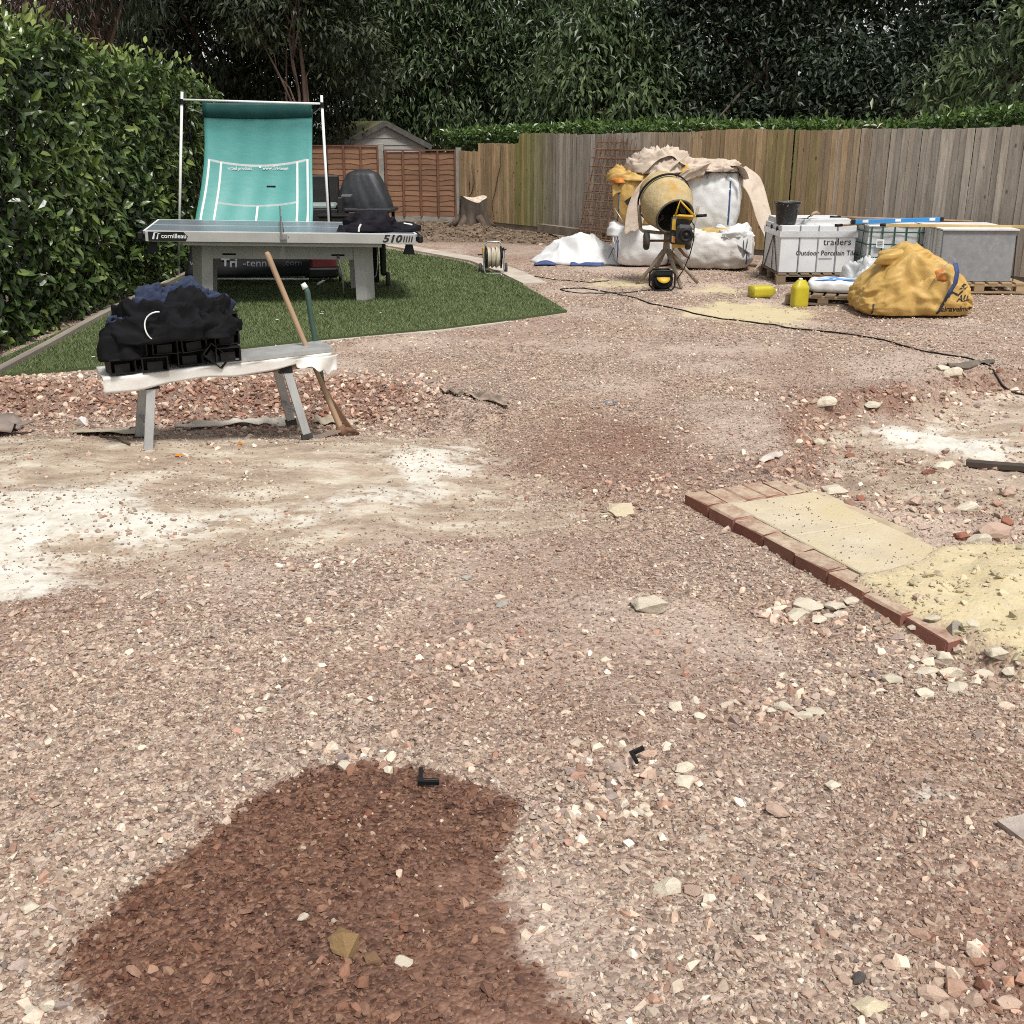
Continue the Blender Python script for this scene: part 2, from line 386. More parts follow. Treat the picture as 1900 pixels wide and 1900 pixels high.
# ---------------------------------------------------------------- stones
def hull(n, seed, flat=.7, jit=.25):
    r = random.Random(seed); bm = bmesh.new()
    for i in range(n):
        a = Vector((r.gauss(0,1), r.gauss(0,1), r.gauss(0,1))).normalized()*(1-r.random()*jit)
        bm.verts.new((a.x, a.y*(.75+.2*r.random()), a.z*flat))
    g = bmesh.ops.convex_hull(bm, input=bm.verts[:])
    bmesh.ops.delete(bm, geom=list({e for e in g['geom_interior']+g['geom_unused'] if isinstance(e, bmesh.types.BMVert)}), context='VERTS')
    return bm
def stone_mat(name, inst):
    t = NT(name)
    if inst:
        a = t.n('Attribute', attribute_name='tone', attribute_type='INSTANCER'); base = a.outputs['Color']
    else:
        base = t.n('ObjectInfo').outputs['Color']
    v = t.coord(rnd=not inst)
    n = t.noise(v, 1.6 if inst else 14, 5, .65)
    col = t.mix(t.ramp(n, .3, .7), base, t.mix(1.0, base, (.72,.68,.64,1), 'MULTIPLY'))
    t.l(col, t.b.inputs['Base Color']); t.set('Roughness', .9); t.set('Specular IOR Level', .25)
    t.bump(t.noise(v, 3 if inst else 9, 6, .75), .32 if inst else .6, .1 if inst else .004)
    return t.m
SM = stone_mat('gravel_stone', True); RM = stone_mat('rock', False)
variants = []
for k in range(7):
    bm = hull([10,11,12,13,14,16,18][k], 100+k, [.75,.85,.7,.9,.8,.95,.65][k]); me = bpy.data.meshes.new('stone'); bm.to_mesh(me); bm.free(); me.materials.append(SM)
    variants.append(bpy.data.objects.new('stone', me))
PAL = np.array([(.43,.32,.25),(.38,.30,.25),(.49,.39,.315),(.33,.205,.155),(.55,.46,.37),(.63,.56,.46),(.39,.31,.27),(.25,.205,.185),(.50,.37,.28)])
def scatter():
    P = []; Sz = []
    def zone(n, x0, x1, y0, y1, s0, s1, pw=2.2, fn=None):
        x = RNG.uniform(x0, x1, n); y = RNG.uniform(y0, y1, n); s = s0+(s1-s0)*RNG.random(n)**pw
        k = np.abs(x) < .62*y+1.0
        x, y, s = x[k], y[k], s[k]
        if fn is not None:
            k = RNG.random(len(x)) < fn(x, y); x, y, s = x[k], y[k], s[k]
        P.append(np.stack([x, y], 1)); Sz.append(s)
    def dens(x, y):
        q = masks(x, y); return np.clip(1-1.0*q['white']-.75*q['sand']-.9*q['yellow']-.55*q['dust']-.35*q['wet'], .05, 1)*(poly_sd(x, y, TURF) < -.02)
    zone(130000, -2.6, 2.6, 1.2, 3.3, .0026, .0105, 2.6, dens)
    zone(110000, -3.6, 3.6, 3.3, 5.6, .0034, .0115, 2.6, dens)
    zone(100000, -5, 5, 5.6, 9, .0045, .0125, 2.4, dens)
    zone(45000, -5, 7, 9, 15, .007, .017, 2, dens)
    cl = lambda x, y: dens(x, y)*np.clip((fbm(x*1.7, y*1.7, 71)-.42)*4, .05, 1)
    zone(9000, -2.6, 2.6, 1.2, 3.6, .008, .021, 2.2, cl)
    zone(7000, -3.6, 3.6, 3.6, 6, .010, .024, 2.2, cl)
    zone(3500, -4.5, 4.5, 6, 8.6, .011, .028, 2.2, cl)
    # the loose stony bank below the lawn and the rubble by the slab
    zone(15000, -5, -.5, 6.9, 8.4, .006, .032, 2.0, lambda x, y: np.exp(-((y-7.75)/.42)**2)*(poly_sd(x, y, TURF) < -.02))
    zone(7000, -4, -.2, 4.3, 7.0, .004, .017, 2.4, lambda x, y: np.clip((fbm(x*1.6, y*2.6, 77)-.42)*4, .04, 1))
    zone(5000, 1.6, 4.6, 5.0, 8.3, .006, .034, 2.6, lambda x, y: (poly_sd(x, y, PIT) > .02)*np.clip((fbm(x*1.6, y*2.6, 78)-.4)*4, .08, 1)*(1-masks(x, y)['white']))
    zone(3500, -3, 1.3, 17.8, 22.6, .015, .055, 2.2, lambda x, y: (poly_sd(x, y, SOIL) > .1)*1.0)
    zone(2600, 1.3, 3.6, 4.6, 6.2, .008, .035, 2.2, lambda x, y: np.exp(-(((y-5.3+(x-2)*.35)/.45)**2)))
    zone(2600, 1.2, 4.0, 2.8, 4.6, .005, .026, 2.8, lambda x, y: (poly_sd(x, y, HEAP) > .08)*np.clip((fbm(x*3.3, y*3.3, 79)-.4)*5, .03, 1))
    zone(12000, 1.2, 4.6, 4.8, 8.9, .008, .036, 2.4, lambda x, y: .9*np.exp(-((poly_sd(x, y, PIT)-.06)/.11)**2)*np.clip((fbm(x*2.2, y*2.2, 80)-.36)*4, .1, 1))
    zone(1500, 1.0, 2.1, 2.7, 3.9, .008, .030, 2.0, lambda x, y: np.exp(-(((y-3.95+(x-1.1)*1.15)/.22)**2)))
    # small heaps of paler chippings seen in the foreground
    for cx, cy, r, n, s in ((-.12,3.5,.2,220,.018),(.87,3.15,.17,170,.022),(1.05,3.88,.12,70,.026),(.33,2.75,.2,150,.022),(.2,2.55,.2,140,.018),(.95,1.95,.18,90,.026),(-1.05,1.75,.12,60,.028),(.75,5.5,.35,260,.018),(-.45,2.85,.1,40,.022)):
        x = RNG.normal(cx, r*.6, n); y = RNG.normal(cy, r*.5, n); P.append(np.stack([x, y], 1)); Sz.append(.005+s*RNG.random(n)**2)
    return np.concatenate(P), np.concatenate(Sz)
sp, ss = scatter()
sz_ = H(sp[:,0], sp[:,1])+ss*.12
mm = masks(sp[:,0], sp[:,1])
n = len(sp)
ci = RNG.choice(len(PAL), n, p=[.17,.14,.17,.08,.16,.11,.08,.05,.04])
tone = PAL[ci]*RNG.uniform(.68, 1.3, (n, 1))*(1+.35*sstep(.008, .02, ss))[:,None]
tone = tone*(1-.45*np.clip(mm['red'],0,1)[:,None]*np.array([.55,.9,1.0])*(RNG.random((n,1)) < .75))
tone = np.where((mm['yellow'] > .5)[:,None], np.array([.60,.53,.36])*RNG.uniform(.8, 1.15, (n, 1)), tone)
tone = np.where(((mm['white'] > .4) & (ss < .009) & (RNG.random(n) < .5))[:,None], np.array([.2,.17,.14])*RNG.uniform(.6, 1.6, (n, 1)), tone)
tone = np.where((mm['soil'] > .5)[:,None], np.array([.2,.145,.1])*RNG.uniform(.5, 1.5, (n, 1)), tone)
tone = np.where((mm['wet'] > .5)[:,None] & (RNG.random(n) < .985)[:,None], tone*np.array([.42,.29,.245]), tone)
pme = bpy.data.meshes.new('gravel'); pme.vertices.add(n); pme.vertices.foreach_set('co', np.column_stack([sp, sz_]).astype(np.float32).ravel())
def pattr(k, ty, field, arr):
    a = pme.attributes.new(k, ty, 'POINT'); a.data.foreach_set(field, np.ascontiguousarray(arr, np.float32 if ty != 'INT' else np.int32).ravel())
pattr('size', 'FLOAT_VECTOR', 'vector', np.column_stack([ss*RNG.uniform(.9, 1.4, n), ss, ss*RNG.uniform(.75, 1.1, n)]))
pattr('turn', 'FLOAT_VECTOR', 'vector', np.column_stack([RNG.normal(0, .35, n), RNG.normal(0, .35, n), RNG.uniform(0, 6.28, n)]))
pattr('pick', 'INT', 'value', RNG.integers(0, len(variants), n))
pattr('tone', 'FLOAT_COLOR', 'color', np.column_stack([tone, np.ones(n)]))
def scatter_nodes():
    g = bpy.data.node_groups.new('scatter_stones', 'GeometryNodeTree')
    g.interface.new_socket('Geometry', in_out='INPUT', socket_type='NodeSocketGeometry'); g.interface.new_socket('Geometry', in_out='OUTPUT', socket_type='NodeSocketGeometry')
    N = lambda k: g.nodes.new(k)
    i = N('NodeGroupInput'); o = N('NodeGroupOutput'); iop = N('GeometryNodeInstanceOnPoints'); j = N('GeometryNodeGeometryToInstance')
    for ob in reversed(variants):
        oi = N('GeometryNodeObjectInfo'); oi.inputs['Object'].default_value = ob; g.links.new(oi.outputs['Geometry'], j.inputs[0])
    def na(nm, ty):
        x = N('GeometryNodeInputNamedAttribute'); x.data_type = ty; x.inputs['Name'].default_value = nm
        return x.outputs['Attribute']
    g.links.new(i.outputs[0], iop.inputs['Points']); g.links.new(j.outputs[0], iop.inputs['Instance'])
    iop.inputs['Pick Instance'].default_value = True
    g.links.new(na('pick', 'INT'), iop.inputs['Instance Index']); g.links.new(na('turn', 'FLOAT_VECTOR'), iop.inputs['Rotation']); g.links.new(na('size', 'FLOAT_VECTOR'), iop.inputs['Scale'])
    g.links.new(iop.outputs[0], o.inputs[0])
    return g
gv = link('gravel', pme); md = gv.modifiers.new('scatter', 'NODES'); md.node_group = scatter_nodes()
struct(gv, 'stuff'); gv['label'] = 'loose pinkish crushed stone covering the yard'; gv['category'] = 'gravel'
# ---------------------------------------------------------------- lawn
def turf_mat():
    t = NT('artificial_turf'); v = t.coord(rnd=False)
    col = t.mix(t.ramp(t.noise(v, 2.2, 5, .65), .3, .72), (.058,.088,.024,1), (.108,.132,.045,1))
    col = t.mix(t.ramp(t.noise(v, 180, 2, .6), .3, .8), col, (.04,.065,.02,1))
    t.l(col, t.b.inputs['Base Color']); t.set('Roughness', .75); t.bump(t.noise(v, 220, 2), .8, .01)
    return t.m
def blade_mat():
    t = NT('turf_blade'); a = t.n('Attribute', attribute_name='tint').outputs['Fac']
    t.l(t.ramp(a, 0, 1, (.055,.085,.02,1), (.18,.21,.08,1)), t.b.inputs['Base Color']); t.set('Roughness', .6); return t.m
bm = bmesh.new(); vs = [bm.verts.new((x, y, .022)) for x, y in TURF]; f = bm.faces.new(vs)
r = bmesh.ops.extrude_face_region(bm, geom=[f]); bmesh.ops.translate(bm, verts=[e for e in r['geom'] if isinstance(e, bmesh.types.BMVert)], vec=(0,0,-.05))
bmesh.ops.recalc_face_normals(bm, faces=bm.faces[:])
me = bpy.data.meshes.new('lawn'); bm.to_mesh(me); bm.free(); me.materials.append(turf_mat()); struct(link('lawn', me))
def tint_attr(me, arr):
    a = me.attributes.new('tint', 'FLOAT', 'POINT'); a.data.foreach_set('value', np.asarray(arr, np.float32))
def blades(n=210000):
    x = RNG.uniform(-4.1, .6, n); y = 8.1+10.9*RNG.random(n)**1.5
    k = poly_sd(x, y, TURF) > .005; x, y = x[k], y[k]; m = len(x)
    a = RNG.uniform(0, 6.28, m); ln = RNG.uniform(.018, .034, m)*(1+y*.02); w = .0022*(1+(y-8)*.12)
    tx, ty = np.cos(a)*ln*.7, np.sin(a)*ln*.7
    b = RNG.uniform(0, 6.28, m); wx, wy = np.cos(b)*w, np.sin(b)*w
    V = np.empty((m, 3, 3)); V[:,0] = np.stack([x-wx, y-wy, np.full(m, .021)], 1); V[:,1] = np.stack([x+wx, y+wy, np.full(m, .021)], 1)
    V[:,2] = np.stack([x+tx, y+ty, .021+ln*RNG.uniform(.5, .95, m)], 1)
    me = fastmesh('turf_pile', V.reshape(-1, 3), np.arange(3*m).reshape(-1, 3), [blade_mat()])
    t = np.clip(.1+.55*fbm(x*.9, y*.9, 81)+.5*(RNG.random(m)-.4), 0, 1); tint_attr(me, np.repeat(t, 3))
    o = struct(link('turf_pile', me), 'stuff'); o['label'] = 'short green pile of the artificial lawn'; o['category'] = 'turf'
blades()
CONC = pm('pale_concrete', (.5,.45,.38), (.40,.34,.28), .9, 5, bump=.5, bsc=60, dirt=(.36,.27,.2), dlo=.55, dhi=.75)
WOODW = pm('weathered_edging_wood', (.30,.26,.21), (.2,.17,.14), .85, 8, (1,.12,1), bump=.4, bsc=60)
def strip(path, w, z0, z1, mat, name, label, cat):
    m = MB(); L = []; Rr = []
    P = [Vector((x, y)) for x, y in path]
    for i, p in enumerate(P):
        d = (P[min(i+1, len(P)-1)]-P[max(i-1, 0)]).normalized(); q = Vector((-d.y, d.x))*w/2
        L.append(p+q); Rr.append(p-q)
    V = []
    for a, b in zip(L, Rr): V += [(a.x,a.y,z0),(b.x,b.y,z0),(b.x,b.y,z1),(a.x,a.y,z1)]
    F = [(3,2,1,0), tuple(4*(len(P)-1)+k for k in range(4))]
    for i in range(len(P)-1):
        for k in range(4): F.append((4*i+k, 4*i+(k+1) % 4, 4*i+4+(k+1) % 4, 4*i+4+k))
    m.add(V, F); o = m.build(name, mat); return tag(o, label, cat)
strip([(-3.86,7.95),(-3.93,9.3),(-4.02,10.6),(-4.08,12),(-4.12,14),(-4.15,18.8)], .07, -.08, .06, WOODW, 'edging_board', 'grey timber edging board between the laurel hedge and the lawn', 'edging')
strip([(-3.0,8.47),(-2.33,9.17),(-1.66,9.64),(-1.2,9.9),(-.65,10.2),(0,10.71)], .05, -.06, .012, CONC, 'lawn_edging', 'thin pale edging strip along the front of the lawn', 'edging')
strip([(.28,13.4),(.0,14.5),(-.45,15.9),(-1.35,17.3),(-2.2,18.6)], .3, -.06, .03, CONC, 'haunch_strip', 'pale concrete strip running along the far right edge of the lawn', 'kerb')

# ---------------------------------------------------------------- foliage
def leaf_mat(name, dark, mid, light, rough=.38, trans=.25):
    t = NT(name); a = t.n('Attribute', attribute_name='tint').outputs['Fac']
    r = t.n('ValToRGB'); r.color_ramp.elements[0].color = (*dark,1); r.color_ramp.elements[1].color = (*light,1); e = r.color_ramp.elements.new(.55); e.color = (*mid,1)
    t.l(a, r.inputs[0]); t.l(r.outputs[0], t.b.inputs['Base Color']); t.set('Roughness', rough); t.set('Specular IOR Level', .5)
    tr = t.n('BsdfTranslucent'); t.l(r.outputs[0], tr.inputs['Color']); ms = t.n('MixShader'); ms.inputs[0].default_value = trans
    t.l(t.b.outputs[0], ms.inputs[1]); t.l(tr.outputs[0], ms.inputs[2]); t.l(ms.outputs[0], t.t.nodes['Material Output'].inputs[0])
    return t.m
LEAF8 = (np.array([(0,0,0),(.34,-.5,.06),(.36,0,-.02),(.34,.5,.06),(.7,-.4,0),(.72,0,-.07),(.7,.4,0),(1,0,-.16)], float),
         [np.array([(0,1,2),(0,2,3),(4,7,5),(5,7,6)]), np.array([(1,4,5,2),(2,5,6,3)])])
LEAF4 = (np.array([(0,0,0),(.45,-.5,.05),(.5,0,-.06),(.45,.5,.05),(1,0,-.14)], float), [np.array([(0,1,2),(1,4,2),(0,2,3),(2,4,3)])])
LEAF2 = (np.array([(0,0,0),(.45,-.5,0),(.45,.5,0),(1,0,-.1)], float), [np.array([(0,1,2),(1,3,2)])])
def unit(a): return a/np.maximum(np.linalg.norm(a, axis=1, keepdims=True), 1e-9)
def leaves_mesh(name, P, Dr, Nn, L, Wd, tint, mat, tpl=LEAF4):
    """leaves at P pointing along Dr with upper side Nn"""
    T, Fs = tpl; m = len(P); Dr = unit(Dr); B = unit(np.cross(Nn, Dr)); Nn = np.cross(Dr, B)
    V = P[:,None,:]+T[None,:,0:1]*(Dr*L[:,None])[:,None,:]+T[None,:,1:2]*(B*Wd[:,None])[:,None,:]+T[None,:,2:3]*(Nn*L[:,None])[:,None,:]
    k = len(T); off = (np.arange(m)*k)[:,None,None]
    me = fastmesh(name, V.reshape(-1, 3), [(f[None]+off).reshape(-1, f.shape[1]) for f in Fs], [mat])
    tint_attr(me, np.repeat(np.clip(tint, 0, 1), k)); return me
BARK = pm('bark', (.12,.085,.062), (.07,.05,.038), .95, 9, (1,1,.25), bump=.8, bsc=25, bd=.02)
BARKR = pm('reddish_bark', (.14,.09,.066), (.075,.05,.038), .9, 7, (1,1,.25), bump=.7, bsc=25, bd=.02)
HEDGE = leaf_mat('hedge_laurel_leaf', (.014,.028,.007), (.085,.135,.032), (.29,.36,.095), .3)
LAUR = leaf_mat('laurel_leaf', (.016,.032,.012), (.066,.104,.038), (.17,.215,.09), .45)
HOLLY = leaf_mat('evergreen_leaf', (.010,.020,.009), (.026,.043,.019), (.065,.088,.04), .5, .15)
YEW = leaf_mat('yew_leaf', (.010,.017,.007), (.026,.038,.014), (.09,.105,.038), .6, .15)
TWIG = leaf_mat('brown_twig_foliage', (.035,.02,.016), (.085,.05,.04), (.14,.09,.07), .85, .1)
CONI = leaf_mat('conifer_spray', (.015,.024,.012), (.035,.05,.022), (.085,.105,.05), .6, .15)
TRIM = leaf_mat('clipped_hedge_leaf', (.03,.06,.015), (.085,.15,.03), (.24,.33,.07), .32)
REDL = leaf_mat('red_new_leaf', (.16,.06,.045), (.26,.12,.08), (.36,.2,.14), .4)

# tall laurel hedge on the left: its clipped face looks towards +X
def hx(y, z): return -4.22+.10*(fbm(y*1.6, z*1.6, 91)-.5)*2+.05*(fbm(y*6, z*6, 92)-.5)*2-.06*np.maximum(z-1.7, 0)
def htop(y): return 2.66-.034*(y-8)+.16*(fbm(y*1.7, y*0, 93)-.5)*2
hedge = thing('laurel_hedge', 'tall clipped laurel hedge with glossy leaves along the left side of the lawn', 'hedge', (-4.8, 11, 0))
def hl(a): return a-np.array([-4.8, 11, 0])
n = 30000
y = 4.6+12.6*RNG.random(n); z = RNG.random(n)*2.75; k = z < htop(y); y, z = y[k], z[k]; n = len(y)
x = hx(y, z)-RNG.exponential(.07, n)-.10*sstep(.55, .72, fbm(y*3.3, z*3.3, 97))+.05*sstep(.6, .75, fbm(y*4.1+9, z*4.1, 98))
nrm = np.stack([np.full(n, .9), RNG.normal(0, .45, n), .55+RNG.normal(0, .4, n)], 1)
dr = np.stack([.35+RNG.normal(0, .45, n), RNG.normal(0, .75, n), -.35+RNG.normal(0, .75, n)], 1)
L = .055+.1*RNG.random(n)**1.3
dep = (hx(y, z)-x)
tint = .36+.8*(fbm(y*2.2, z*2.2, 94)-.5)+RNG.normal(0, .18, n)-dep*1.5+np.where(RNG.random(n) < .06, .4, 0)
nt_ = 9000                                                          # top and upright new shoots
y2 = 4.6+12.6*RNG.random(nt_); x2 = hx(y2, htop(y2))-RNG.random(nt_)*1.25; z2 = htop(y2)-.04+RNG.normal(0, .03, nt_)
sel = RNG.random(nt_) < .3; up = sel*RNG.random(nt_)**2*.22; z2 = z2+up
n2 = np.stack([RNG.normal(.3, .5, nt_), RNG.normal(0, .5, nt_), np.ones(nt_)], 1); d2 = np.stack([RNG.normal(.2, .6, nt_), RNG.normal(0, .6, nt_), .25+RNG.normal(0, .4, nt_)+sel*.9], 1)
L2 = RNG.uniform(.07, .12, nt_); t2 = .5+RNG.normal(0, .12, nt_)+up*2.2
P = np.concatenate([np.stack([x, y, z], 1), np.stack([x2, y2, z2], 1)]); DR = np.concatenate([dr, d2]); NR = np.concatenate([nrm, n2]); LL = np.concatenate([L, L2]); TT = np.concatenate([tint, t2])
# the 300 leaves that show largest are single leaves
vis = (np.abs(P[:,0])/np.maximum(P[:,1], .1) < .455) & (dep.tolist()+[0]*nt_ < np.array(.02)) & (P[:,1] > 8.3)
score = np.where(vis, LL/np.hypot(P[:,0], P[:,1]), 0); big = np.argsort(-score)[:290]
rest = np.ones(len(P), bool); rest[big] = False
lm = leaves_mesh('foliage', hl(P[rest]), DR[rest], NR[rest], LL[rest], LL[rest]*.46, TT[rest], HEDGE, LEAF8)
struct(link('foliage', lm, hedge), 'stuff')
one = []
for t in (.2, .3, .4, .55, .75):
    one.append(leaves_mesh('leaf', np.zeros((1,3)), np.array([(1.,0,0)]), np.array([(0,0,1.)]), np.ones(1), np.array([.46]), np.array([t]), HEDGE, LEAF8))
for i in big:
    d = Vector(DR[i]).normalized(); b = Vector(NR[i]).cross(d).normalized(); nn = d.cross(b)
    o = link('leaf', one[int(np.argmin(np.abs(np.array([.2,.3,.4,.55,.75])-TT[i])))], hedge)
    M = Matrix((d, b, nn)).transposed().to_4x4(); M = Matrix.Translation(hl(P[i])) @ M @ Matrix.Scale(LL[i], 4)
    o.matrix_local = M
m = MB()
for yy in np.arange(4.8, 17, .38):
    yj = yy+random.uniform(-.1, .1); top = float(htop(np.array(yj)))-.15; xb = -4.75+random.uniform(-.1, .1)
    m.tube([(xb+4.8, yj-11, -.02), (xb+4.83, yj-10.98, top*.5), (xb+4.78, yj-11.03, top)], [.022, .016, .007], 5)
    for q in range(7):
        zz = .3+q*.31
        if zz < top: m.tube([(xb+4.82, yj-11, zz), (xb+5.12, yj-11+random.uniform(-.2, .2), zz+.16)], [.008, .004], 4)
m.build('stem', BARK, hedge, True)
# inner leaves tinted dark for the shaded interior; they also make the hedge opaque
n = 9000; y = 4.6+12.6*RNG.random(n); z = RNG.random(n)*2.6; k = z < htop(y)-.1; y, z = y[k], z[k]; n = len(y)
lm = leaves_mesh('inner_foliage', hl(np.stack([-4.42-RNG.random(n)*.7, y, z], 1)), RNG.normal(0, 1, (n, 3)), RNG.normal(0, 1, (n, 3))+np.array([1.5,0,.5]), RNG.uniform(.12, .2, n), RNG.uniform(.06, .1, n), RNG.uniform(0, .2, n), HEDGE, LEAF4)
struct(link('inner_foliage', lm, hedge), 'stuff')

# trees and shrubs behind the fences
def crown(centres, n, leaf, mat, name, parent, origin, droop=.5, spread=.33, tpl=LEAF4, wr=.36, tint0=.35, up=.35, seed=1, gap=0.0):
    """centres: (x,y,z,rx,ry,rz) lobes; leaves grow in clumps near the lobes' surfaces"""
    rg = np.random.default_rng(seed); Cn = np.array(centres, float)
    vol = (Cn[:,3]*Cn[:,5]+Cn[:,4]*Cn[:,5]); w = vol/vol.sum()
    nc = max(40, n//42); li = rg.choice(len(Cn), nc, p=w)
    u = unit(rg.normal(0, 1, (nc, 3))); rad = rg.random(nc)**.28*.98
    cc = Cn[li,:3]+u*Cn[li,3:6]*rad[:,None]
    if gap:
        keep = fbm(cc[:,0]*.9+seed, cc[:,2]*.9+cc[:,1]*.4, 5+seed) > gap; cc, u, rad = cc[keep], u[keep], rad[keep]; nc = len(cc)
    k = rg.integers(0, nc, n); sig = spread*rg.uniform(.5, 1.2, nc)
    P = cc[k]+rg.normal(0, 1, (n, 3))*sig[k][:,None]*np.array([1,1,.75])
    out = u[k]
    D = out*.6+rg.normal(0, .55, (n, 3))+np.array([0,0,-droop]); Nn = out*.5+rg.normal(0, .35, (n, 3))+np.array([0,0,up+.45])
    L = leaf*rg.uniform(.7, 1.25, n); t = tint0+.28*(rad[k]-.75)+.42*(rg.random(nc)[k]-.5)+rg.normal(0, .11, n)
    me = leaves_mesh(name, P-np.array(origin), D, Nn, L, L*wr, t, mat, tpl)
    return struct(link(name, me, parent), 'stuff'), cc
def limb(m, a, b, r0, r1, seed, bend=.12, n=6):
    rg = random.Random(seed); a, b = Vector(a), Vector(b); ln = (b-a).length
    P = [a.lerp(b, i/n)+(Vector((rg.uniform(-1,1), rg.uniform(-1,1), rg.uniform(-.5,.5)))*bend*ln/3 if 0 < i < n else Vector()) for i in range(n+1)]
    m.tube(P, [r0+(r1-r0)*i/n for i in range(n+1)], 8); return P
def tree(name, label, cat, base, lobes, n, leaf, mat, trunk_r, trunk_mat=BARK, trunk_top=None, nlimb=9, seed=1, group=None, stems=1, **kw):
    t = thing(name, label, cat, base, 0, group); bx, by, bz = base
    cr, cc = crown(lobes, n, leaf, mat, 'crown', t, base, seed=seed, **kw)
    rg = random.Random(seed); L = np.array(lobes)
    top = trunk_top or (L[:,0].mean()-bx, L[:,1].mean()-by, L[:,2].max()*.85)
    for s in range(stems):
        m = MB(); tp = Vector(top)+(Vector((rg.uniform(-.8,.8), rg.uniform(-.5,.5), rg.uniform(-.6,.2))) if s else Vector())
        P = limb(m, (rg.uniform(-.12,.12)*s, rg.uniform(-.12,.12)*s, -.06), tp, trunk_r*(1 if s == 0 else .6), trunk_r*.25, seed+s, .1, 8)
        m.build('trunk', trunk_mat, t, True)
    for q in range(nlimb):
        m = MB(); e = cc[rg.randrange(len(cc))]-np.array(base); st = P[rg.randrange(3, 8)]
        limb(m, st, e, trunk_r*.32, trunk_r*.06, seed*31+q, .2, 5); m.build('limb', trunk_mat, t, True)
    return t
GRP = 'trees and shrubs behind the fences'
tree('bare_conifer', 'brown twiggy conifer showing above the left end of the hedge', 'tree', (-9.3,20,0), [(-9.3,20,4.2,1.7,1.2,2.8),(-8.2,19.3,4.6,1.2,.9,1.6),(-7.6,20,3.6,.9,.7,1)], 15000, .15, TWIG, .22, BARKR, seed=3, group=GRP, tpl=LEAF2, wr=.12, spread=.3, droop=.9, nlimb=26)
tree('drooping_conifer', 'dark green conifer with drooping sprays above the laurel hedge', 'tree', (-7.4,21.5,0), [(-7.2,21,5.2,1.2,1,2.2),(-6.5,20.6,4.4,.8,.7,1.1),(-6.6,20.4,5.6,1,.8,1.2),(-8,22,5,1.2,1,2)], 17000, .17, CONI, .16, BARKR, seed=4, group=GRP, tpl=LEAF2, wr=.16, spread=.22, droop=1.0, nlimb=16)
tree('yew_tree', 'very dark yew filling the corner behind the teal rebound net', 'tree', (-5.9,25.5,0), [(-6.5,25.5,3.2,2,1.5,2.3),(-4.6,25.5,3.4,1.6,1.3,2),(-5.6,25.5,6,2.2,1.6,2.2),(-7.8,26,5,1.6,1.4,2.4),(-4.2,26,6,1.4,1.2,2),(-6,24.8,1.2,2.4,1,1.4)], 52000, .16, YEW, .25, BARK, seed=5, group=GRP, tpl=LEAF2, wr=.34, spread=.3, tint0=.25, droop=.5, nlimb=10, gap=.28)
tree('forked_yew', 'yew with a pale reddish forked trunk beside the teal rebound net', 'tree', (-4.05,23.0,0), [(-4.7,23,4.4,1.1,.9,1.2),(-3.3,23.1,3.6,.8,.7,.55),(-3.6,23.2,5.2,1.1,.9,1.0),(-2.9,23.4,2.9,.7,.6,.45),(-4.6,23.3,6.4,1.8,1.3,1)], 24000, .15, YEW, .075, BARKR, trunk_top=(-.1,0,4.6), seed=6, group=GRP, tpl=LEAF2, wr=.3, spread=.26, tint0=.5, droop=.4, nlimb=12, stems=2, gap=.3)
tree('cherry_laurel', 'wide wall of cherry laurel rising behind the grey shed', 'shrub', (-2.2,29,0), [(-3.6,29,2.6,1.8,1.2,2.2),(-1.6,28.6,2.8,1.8,1.2,2.3),(.3,28.6,2.6,1.6,1.2,2.1),(-2.6,29,5.6,2.2,1.3,2),(-.2,29,5.4,2.0,1.3,2),(-4.6,29.5,5.2,1.6,1.2,1.6)], 46000, .175, LAUR, .16, seed=7, group=GRP, droop=.75, spread=.32, wr=.34, tint0=.42, stems=2)
tree('cherry_laurel', 'rounded cherry laurel bush behind the fence above the rusty mesh', 'shrub', (1.9,24.2,0), [(1.3,24,2.5,.9,.8,1.5),(2.4,24,2.3,1.0,.8,1.4),(1.8,24.3,3.6,1.0,.8,.9),(3.0,24.2,1.8,.7,.7,1.1)], 11000, .19, LAUR, .1, seed=8, group=GRP, droop=.8, spread=.28, wr=.34, tint0=.55, stems=2)
tree('evergreen_oak', 'dense dark small leaved evergreen tree behind the middle of the right fence', 'tree', (5.2,24.5,0), [(4.2,24.5,3,1.8,1.2,2.3),(6.6,24,3,1.9,1.2,2.4),(5.4,24.5,5.2,2.2,1.3,1.7),(8.2,23.4,2.6,1.4,1.1,2.2),(3.2,25,4.6,1.3,1.1,1.7),(7.8,24,5.4,1.5,1.2,1.3),(5.4,24,1.4,3,1,1.6)], 62000, .135, HOLLY, .2, seed=9, group=GRP, droop=.3, spread=.3, wr=.45, tint0=.42, gap=.35)
tree('cherry_laurel', 'pale leaved cherry laurel over the right end of the fence', 'shrub', (8.6,18.4,0), [(8.0,18.2,2.6,1.1,.9,1.5),(9.2,17.8,3.2,1.3,1,1.9),(7.2,18.8,2.1,.7,.7,.9),(8.9,18.3,4.8,1.3,1,1.0),(10.4,16.6,2.8,1.4,1.2,2.2)], 15000, .19, LAUR, .12, seed=10, group=GRP, droop=.85, spread=.27, wr=.30, tint0=.58, stems=2)
tree('background_tree', 'shadowy tree behind the yew at the far left', 'tree', (-9.5,30,0), [(-10,30,3.5,2.6,1.5,3.2),(-7.4,30,3.6,2.2,1.5,3.4),(-8.8,30,7,3,1.6,2)], 22000, .22, YEW, .25, seed=12, group=GRP, wr=.55, tint0=.15, spread=.42, gap=.25)
